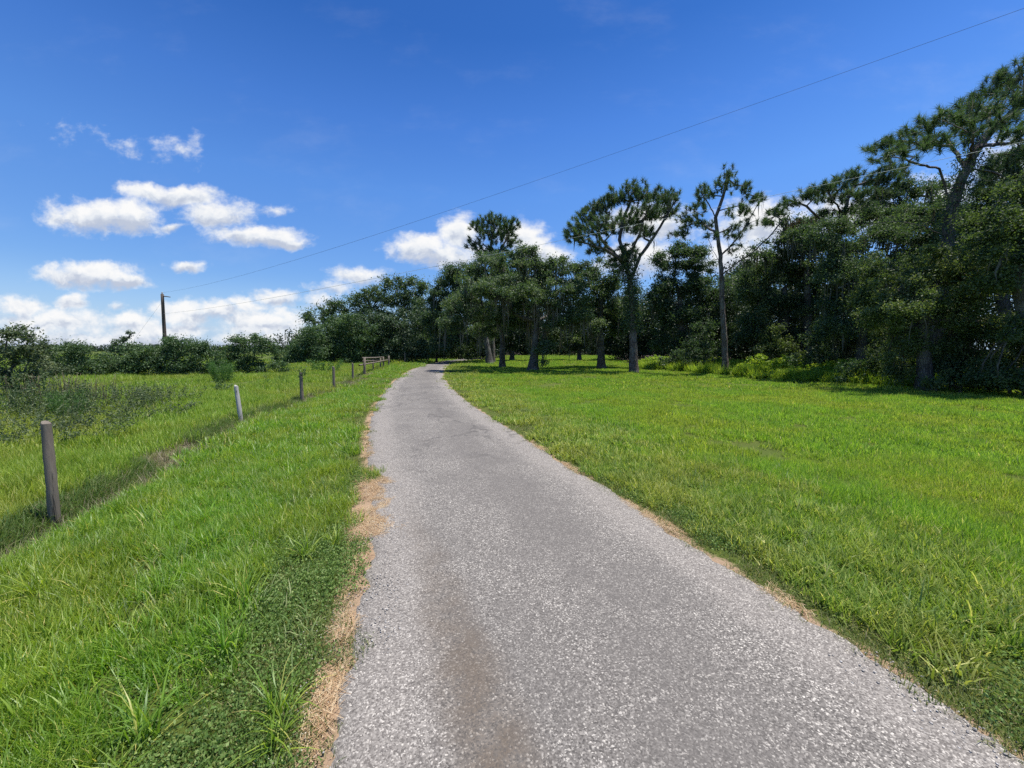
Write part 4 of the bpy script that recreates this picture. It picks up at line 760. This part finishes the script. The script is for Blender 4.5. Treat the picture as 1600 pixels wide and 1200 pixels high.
def scatter(name, label, col, pts, scl, rng, tilt=.06, cat='grass', turn=6.283):
    n = len(pts); me = bpy.data.meshes.new(name); me.vertices.add(n); me.vertices.foreach_set('co', np.asarray(pts, np.float32).ravel())
    rot = np.stack([rng.normal(0, tilt, n), rng.normal(0, tilt, n), rng.random(n) * turn], -1).astype(np.float32)
    me.attributes.new('scl', 'FLOAT', 'POINT').data.foreach_set('value', np.asarray(scl, np.float32)); me.attributes.new('rot', 'FLOAT_VECTOR', 'POINT').data.foreach_set('vector', rot.ravel())
    me.attributes.new('pick', 'INT', 'POINT').data.foreach_set('value', rng.integers(0, len(col.objects), n).astype(np.int32))
    o = obj(name, me); tag(o, label, cat, None, 'stuff')
    ng = bpy.data.node_groups.new(name + '_scatter', 'GeometryNodeTree'); ng.interface.new_socket('Geometry', in_out='INPUT', socket_type='NodeSocketGeometry'); ng.interface.new_socket('Geometry', in_out='OUTPUT', socket_type='NodeSocketGeometry')
    N = ng.nodes; gi = N.new('NodeGroupInput'); go = N.new('NodeGroupOutput'); ip = N.new('GeometryNodeInstanceOnPoints'); ci = N.new('GeometryNodeCollectionInfo')
    ci.inputs['Collection'].default_value = col; ci.inputs['Separate Children'].default_value = True; ci.inputs['Reset Children'].default_value = True; ip.inputs['Pick Instance'].default_value = True
    def at(nm, ty): a = N.new('GeometryNodeInputNamedAttribute'); a.data_type = ty; a.inputs[0].default_value = nm; return [s for s in a.outputs if s.enabled and s.name == 'Attribute'][0]
    e = N.new('FunctionNodeEulerToRotation'); l = ng.links.new
    l(gi.outputs[0], ip.inputs['Points']); l(ci.outputs[0], ip.inputs['Instance']); l(at('rot', 'FLOAT_VECTOR'), e.inputs[0]); l(e.outputs[0], ip.inputs['Rotation']); l(at('scl', 'FLOAT'), ip.inputs['Scale']); l(at('pick', 'INT'), ip.inputs['Instance Index']); l(ip.outputs[0], go.inputs[0])
    o.modifiers.new('scatter', 'NODES').node_group = ng
    return o
def field(y0, y1, per, rng, xm=1.45):
    n = int(per * (y1 - y0) * 2 * (xm * (max(y1, 0) + 3) + 1)); y = rng.uniform(y0, y1, n); X = xm * (y1 + 3) + 1; x = rng.uniform(-X, X, n); k = np.abs(x) < xm * (np.maximum(y, 0) + 3) + 1
    return x[k], y[k]
def bands(per, rng, keep, lods=((-2.5, 6, 1), (6, 16, .25), (16, 40, .05), (40, 100, .014))):
    out = []
    for y0, y1, f in lods:
        x, y = field(y0, y1, per * f, rng); k = keep(x, y); out.append((x[k], y[k]))
    return out
def ten(x, y, z=0): return np.stack([x, y, height(x, y) + z], -1)
def on_road(x, y):
    k = (y < 75) & (x > xl(y)) & (x < xr(y)); far = (y > 72) & (y < 103) & (np.abs(y - np.interp(x, [-8, -4.6, -.5, 5, 14, 30, 60], [77, 83.5, 88, 91, 94, 97, 99])) < 2)
    return k | far
def left_t(x, y): return xl(np.minimum(y, 74)) - x
def right_t(x, y): return x - xr(np.minimum(y, 74))
def bare(x, y): return np.interp(y, [2.9, 3.5, 4.2, 4.9, 5.3], [-9, .16, .38, .22, -9]) + .16 * (vnoise(x, y, 4, 95) - .5)       # sandy bay beside the lane
LODW = {0: (.25, 260), 1: (.5, 300), 2: (1.0, 380), 3: (2.0, 420)}
def grass_type(name, label, m, Lr, W, per, keep, seed, bend=.5, tuft=0, lean=.45, scl=None, dens=(1, 1, 1, 1), wl=(1, 1.9, 3.6, 8), n0=(260, 300, 380, 420)):
    rng = np.random.default_rng(seed); bs = bands(per, rng, keep); first = None
    for i, (x, y) in enumerate(bs):
        if len(x) == 0: continue
        rad = (.14, .28, .6, 1.1)[i]
        key = name + str(i)
        col = patches(key, [lambda r, i=i: blades(r, int(n0[i] * dens[i]), rad, (Lr[0], Lr[1]) if i < 3 else (Lr[0] * 1.1, Lr[1] * 1.2), W * wl[i], bend, 3 if i < 2 else 2, tuft, lean) for _ in range(4 if i < 2 else 3)], m)
        s = rng.uniform(.75, 1.3, len(x)) if scl is None else scl(x, y) * rng.uniform(.8, 1.25, len(x))
        scatter(name, label + ('', ' a little way off', ' in the middle distance', ' far off')[i], col, ten(x, y), s, rng)
fx = lambda x, y: xf(np.minimum(y, 60))
nz = lambda x, y, s, k: vnoise(x, y, s, k)
far_ok = lambda x, y: ~on_road(x, y) & ~in_wood(x, y)
grass_type('lawn_grass', 'bright green mown lawn right of the lane', M['lawn'], (.05, .12), .0055, 38,
    lambda x, y: far_ok(x, y) & (((right_t(x, y) > 1.15 + .6 * nz(x, y, .8, 41)) & (y < 75)) | ((y >= 75) & (x > -12))), 41, bend=.55, tuft=6, scl=lambda x, y: 1 + .2 * np.sin(right_t(x, y) * 2.5 + 1.5 * nz(x, y, .2, 97)))
grass_type('coarse_grass', 'coarse darker grass along the right side of the lane', M['coarse'], (.05, .15), .008, 38,
    lambda x, y: far_ok(x, y) & (right_t(x, y) > .14 + .34 * nz(x, y, 1.5, 42)) & (right_t(x, y) < 2.4) & (y < 60), 42, bend=.9, lean=.75, tuft=5)
grass_type('trimmed_grass', 'short thin grass at the very edge of the lane', M['worn'], (.02, .055), .004, 66,
    lambda x, y: (((right_t(x, y) > -.03 + .12 * nz(x, y, 3, 43)) & (right_t(x, y) < .5)) | ((left_t(x, y) > bare(x, y)) & (left_t(x, y) > -.02 + .34 * nz(x, y, 1.9, 44)) & (left_t(x, y) < .75))) & (y < 74) & (nz(x, y, 5, 45) > .3), 43, bend=.8, lean=.7, dens=(.7, .7, .5, .3))
grass_type('verge_grass', 'lush green grass on the verge between lane and fence', M['verge'], (.06, .15), .0056, 40,
    lambda x, y: (left_t(x, y) > bare(x, y)) & (left_t(x, y) > np.where(y < 4, .3 + np.clip(4 - y, 0, 3) * .20, .25) + .5 * nz(x, y, 1.6, 46) - .45 * np.random.default_rng(8).random(len(x)) ** 2) & (x > fx(x, y) + .34 + .3 * nz(x, y, 2, 47)) & (y < 70), 46, bend=.7, tuft=5, lean=.5)
grass_type('pasture_grass', 'yellowish rough pasture grass beyond the fence posts', M['pasture'], (.09, .22), .0055, 30,
    lambda x, y: (x < fx(x, y) - .15 - .25 * nz(x, y, 2, 48)) & ~((y > 60) & (x > -60)), 48, bend=.5, lean=.35)
# drooping darker grass on the bank under the fence, with dry thatch
rng = np.random.default_rng(60)
y = rng.uniform(-1, 42, 2600) ** 1.0; y = np.concatenate([rng.uniform(1.5, 14, 2600), y[:1400]]); x = xf(y) - .10 + rng.normal(0, .11, len(y)); k = nz(x, y, 1.3, 61) > .30; x, y = x[k], y[k]
scatter('bank_grass', 'drooping dark green grass on the bank below the fence posts', patches('bank', [lambda r: blades(r, 70, .10, (.10, .25), .007, 1.2, 3, 0, .7) for _ in range(4)], M['bank']), ten(x, y), rng.uniform(.55, 1.05, len(x)), rng)
y = rng.uniform(1.2, 30, 1600); x = xf(y) + .10 + rng.normal(0, .16, len(y))
scatter('dry_thatch', 'brown dry thatch lying in the rut under the fence', patches('thatch', [lambda r: blades(r, 60, .14, (.10, .26), .006, .4, 2, 0, 1.5) for _ in range(3)], M['dry']), ten(x, y, .01), rng.uniform(.6, 1.1, len(x)), rng, cat='dry grass')
# longer flopping tufts among the verge and lawn
x, y = field(1.2, 9, 5.5, rng); k = (left_t(x, y) > .18) & (x > fx(x, y) + .4) & ((nz(x, y, .9, 63) > .45) | (y < 3.4)); x, y = x[k], y[k]
scatter('verge_tufts', 'long flopping bright grass tufts on the left verge', patches('vtuft', [lambda r: blades(r, 46, .05, (.16, .36), .0085, 1.2, 3, 0, .6) for _ in range(4)], M['verge']), ten(x, y), rng.uniform(.6, 1.05, len(x)), rng)
x, y = field(1.0, 11, 9, rng); k = (right_t(x, y) > .5) & (right_t(x, y) < 3.2) & (nz(x, y, .9, 64) > .3); x, y = x[k], y[k]
scatter('lawn_tufts', 'long pale flopping blades among the coarse grass on the right', patches('ltuft', [lambda r: blades(r, 30, .07, (.10, .22), .008, 1.0, 3, 0, .9) for _ in range(4)], M['pale_blade']), ten(x, y), rng.uniform(.6, 1.05, len(x)), rng)
x, y = field(1.0, 8, 16, rng); k = (left_t(x, y) > .3) & (left_t(x, y) < 1.5 + .5 * nz(x, y, .8, 91)) & (nz(x, y, 1.1, 92) > .38); x, y = x[k], y[k]
scatter('flattened_grass', 'pale flattened blades among the near left verge grass', patches('vpale', [lambda r: blades(r, 34, .12, (.07, .18), .0075, 1.1, 3, 0, 1.0) for _ in range(4)], M['pale_blade']), ten(x, y), rng.uniform(.7, 1.1, len(x)), rng)
# creeping small-leaved weeds by the lane, near the camera
def creep(r):
    n = 420; c = np.stack([(r.random(n) - .5) * .30, (r.random(n) - .5) * .30, r.random(n) ** 1.5 * .05 + .004], -1); V, q, t = leaves(c, .017, .010, r, .45); return V, q, t
x, y = field(-1, 5.5, 46, rng); lt = left_t(x, y); k = (lt > bare(x, y)) & (lt > -.03 + .30 * nz(x, y, 2.4, 65)) & (lt < np.where(y < 4, .25 + np.clip(4 - y, 0, 3) * .28, .25) + .35 * nz(x, y, 1, 66)); k |= (right_t(x, y) > .2) & (right_t(x, y) < .8) & (nz(x, y, 2, 67) > .6); x, y = x[k], y[k]
scatter('creeping_weeds', 'low creeping small leaved weeds beside the lane', patches('creep', [creep] * 4, M['weed']), ten(x, y), rng.uniform(.8, 1.3, len(x)), rng, cat='weeds')
def straw(r):
    n = 30; a = r.normal(1.3, .9, n); L = r.uniform(.04, .12, n); c = np.stack([(r.random(n) - .5) * .09, (r.random(n) - .5) * .13, r.random(n) * .006 + .002], -1); d = np.stack([np.cos(a), np.sin(a), r.normal(0, .04, n)], -1) * L[:, None] / 2; s = np.stack([-np.sin(a), np.cos(a), a * 0], -1) * .0010
    V = np.stack([c - d - s, c - d + s, c + d + s, c + d - s], 1).reshape(-1, 3); V[:, 2] = np.maximum(V[:, 2], .003); return V, np.arange(4 * n).reshape(-1, 4), np.repeat(r.random(n), 4)
x, y = field(.8, 12, 260, rng); lt = left_t(x, y); wdt = np.interp(y, [0, 1.6, 2.4, 3.0, 3.6, 4.2, 4.9, 5.5, 7, 12], [.03, .05, .06, .12, .40, .80, .40, .10, .06, .03])
k = (np.abs(lt - .05 - .10 * (nz(x, y, 1.2, 71) - .5)) < wdt * (.1 + 1.25 * nz(x, y, 2.2, 72)) * (.4 + .75 * np.random.default_rng(4).random(len(x)))) & (nz(x, y, 5, 78) > .40)
rt = right_t(x, y); k |= (np.abs(rt - .03) < .07 * nz(x, y, 1.6, 73)) & (nz(x, y, 1.3, 74) > .6); x, y = x[k], y[k]
scatter('pine_straw', 'orange fallen pine straw along the edges of the lane', patches('straw', [straw] * 4, M['straw']), ten(x, y, .004), rng.uniform(.8, 1.3, len(x)), rng, .03, 'pine straw', .5)
def pebbles(r):
    V, Q, Tn = [], [], []; n = 0
    for i in range(26):
        s = r.uniform(.002, .007); th = np.arange(6) * np.pi / 3; c = np.array([(r.random() - .5) * .24, (r.random() - .5) * .24, s * .4]); rr = r.uniform(.7, 1.2, 6) * s
        ring = np.stack([np.cos(th) * rr, np.sin(th) * rr, th * 0], -1) + c; v = np.vstack([ring, [c + [0, 0, s * .6]], [c - [0, 0, s * .5]]])
        for j in range(6): Q += [(n + j, n + (j + 1) % 6, n + 6), (n + (j + 1) % 6, n + j, n + 7)]
        V.append(v); Tn += [r.random()] * 8; n += 8
    return np.concatenate(V), np.array(Q), np.array(Tn)
m, t = mat('pebble'); a = t.add('ShaderNodeAttribute', attribute_name='tint').outputs['Fac']; s_ = t.add('ShaderNodeBsdfPrincipled', {'Base Color': t.ramp(a, [(0, (.20, .18, .16)), (.4, (.30, .28, .25)), (.8, (.44, .41, .37)), (1, (.66, .63, .58))]), 'Roughness': .8}); t.add('ShaderNodeOutputMaterial', {0: s_.outputs[0]})
x, y = field(.6, 7, 40, rng); lt, rt = left_t(x, y), right_t(x, y); k = ((lt > -.35) & (lt < .28) & (nz(x, y, 1.6, 75) > .42)) | ((rt > -.2) & (rt < .1) & (nz(x, y, 1.6, 76) > .66)); x, y = x[k], y[k]
roadz = np.where((left_t(x, y) < 0) & (right_t(x, y) < 0), .004 + .03 * (1 - (2 * (x - xl(y)) / (xr(y) - xl(y)) - 1) ** 2), height(x, y))
scatter('gravel', 'loose pale gravel scattered along the edges of the lane', patches('pebbles', [pebbles] * 3, m), np.stack([x, y, roadz], -1), rng.uniform(.7, 1.2, len(x)), rng, .0, 'gravel')
# bracken along the foot of the wood
def fern(r):
    P, nrm = [], []
    for i in range(9):
        a = r.random() * 6.283; L = r.uniform(.5, 1.0); u = np.linspace(.15, 1, 16); cx = np.stack([np.cos(a) * u * u * L * .55, np.sin(a) * u * u * L * .55, .95 * L * u * (1 - .28 * u) + r.normal(0, .02, 16)], -1)
        for sd in (-1, 1):
            w_ = .24 * L * (1 - u * .85) * sd; P.append(cx + np.stack([-np.sin(a) * w_, np.cos(a) * w_, u * 0 - .03], -1)); P.append(cx + np.stack([-np.sin(a) * w_ * .5, np.cos(a) * w_ * .5, u * 0], -1))
    P = np.concatenate(P); V, q, t = leaves(P, .15, .06, r, .55); return V, q, np.clip(t * .5 + r.random() * .5, 0, 1)
s = rng.random(1500); i = s * 6.2 + 2.6; k0 = np.floor(i).astype(int).clip(0, len(WE) - 2); f = i - k0
xy = WE[k0] * (1 - f)[:, None] + WE[k0 + 1] * f[:, None]; off = rng.random(1500) ** .8 * 3.6 - 1.0; x = xy[:, 0] + off * .8; y = xy[:, 1] + off * .6
sc = (.75 + .8 * nz(x, y, .5, 81)) * np.clip(.65 + off * .25, .5, 1.25); k = (y > 16) & (y < 40)
scatter('bracken', 'yellow green bracken along the foot of the right wood', patches('fern', [fern] * 4, M['fern']), ten(x[k], y[k]), sc[k], rng, .1, 'bracken')
x = xy[:, 0] + (rng.random(1500) * 2.6 - 1.2) * .8; y = xy[:, 1] + (rng.random(1500) * 2.6 - 1.2) * .6; k = (y > 16.5) & (y < 38) & (nz(x, y, .7, 85) > .36)
scatter('tall_weeds', 'ragged yellow green tall weeds standing among the bracken', patches('tall', [lambda r: blades(r, 60, .30, (.35, .85), .026, .7, 3, 6, .35) for _ in range(4)], M['fern']), ten(x[k], y[k]), rng.uniform(.6, 1.1, int(k.sum())), rng, .08, 'weeds')
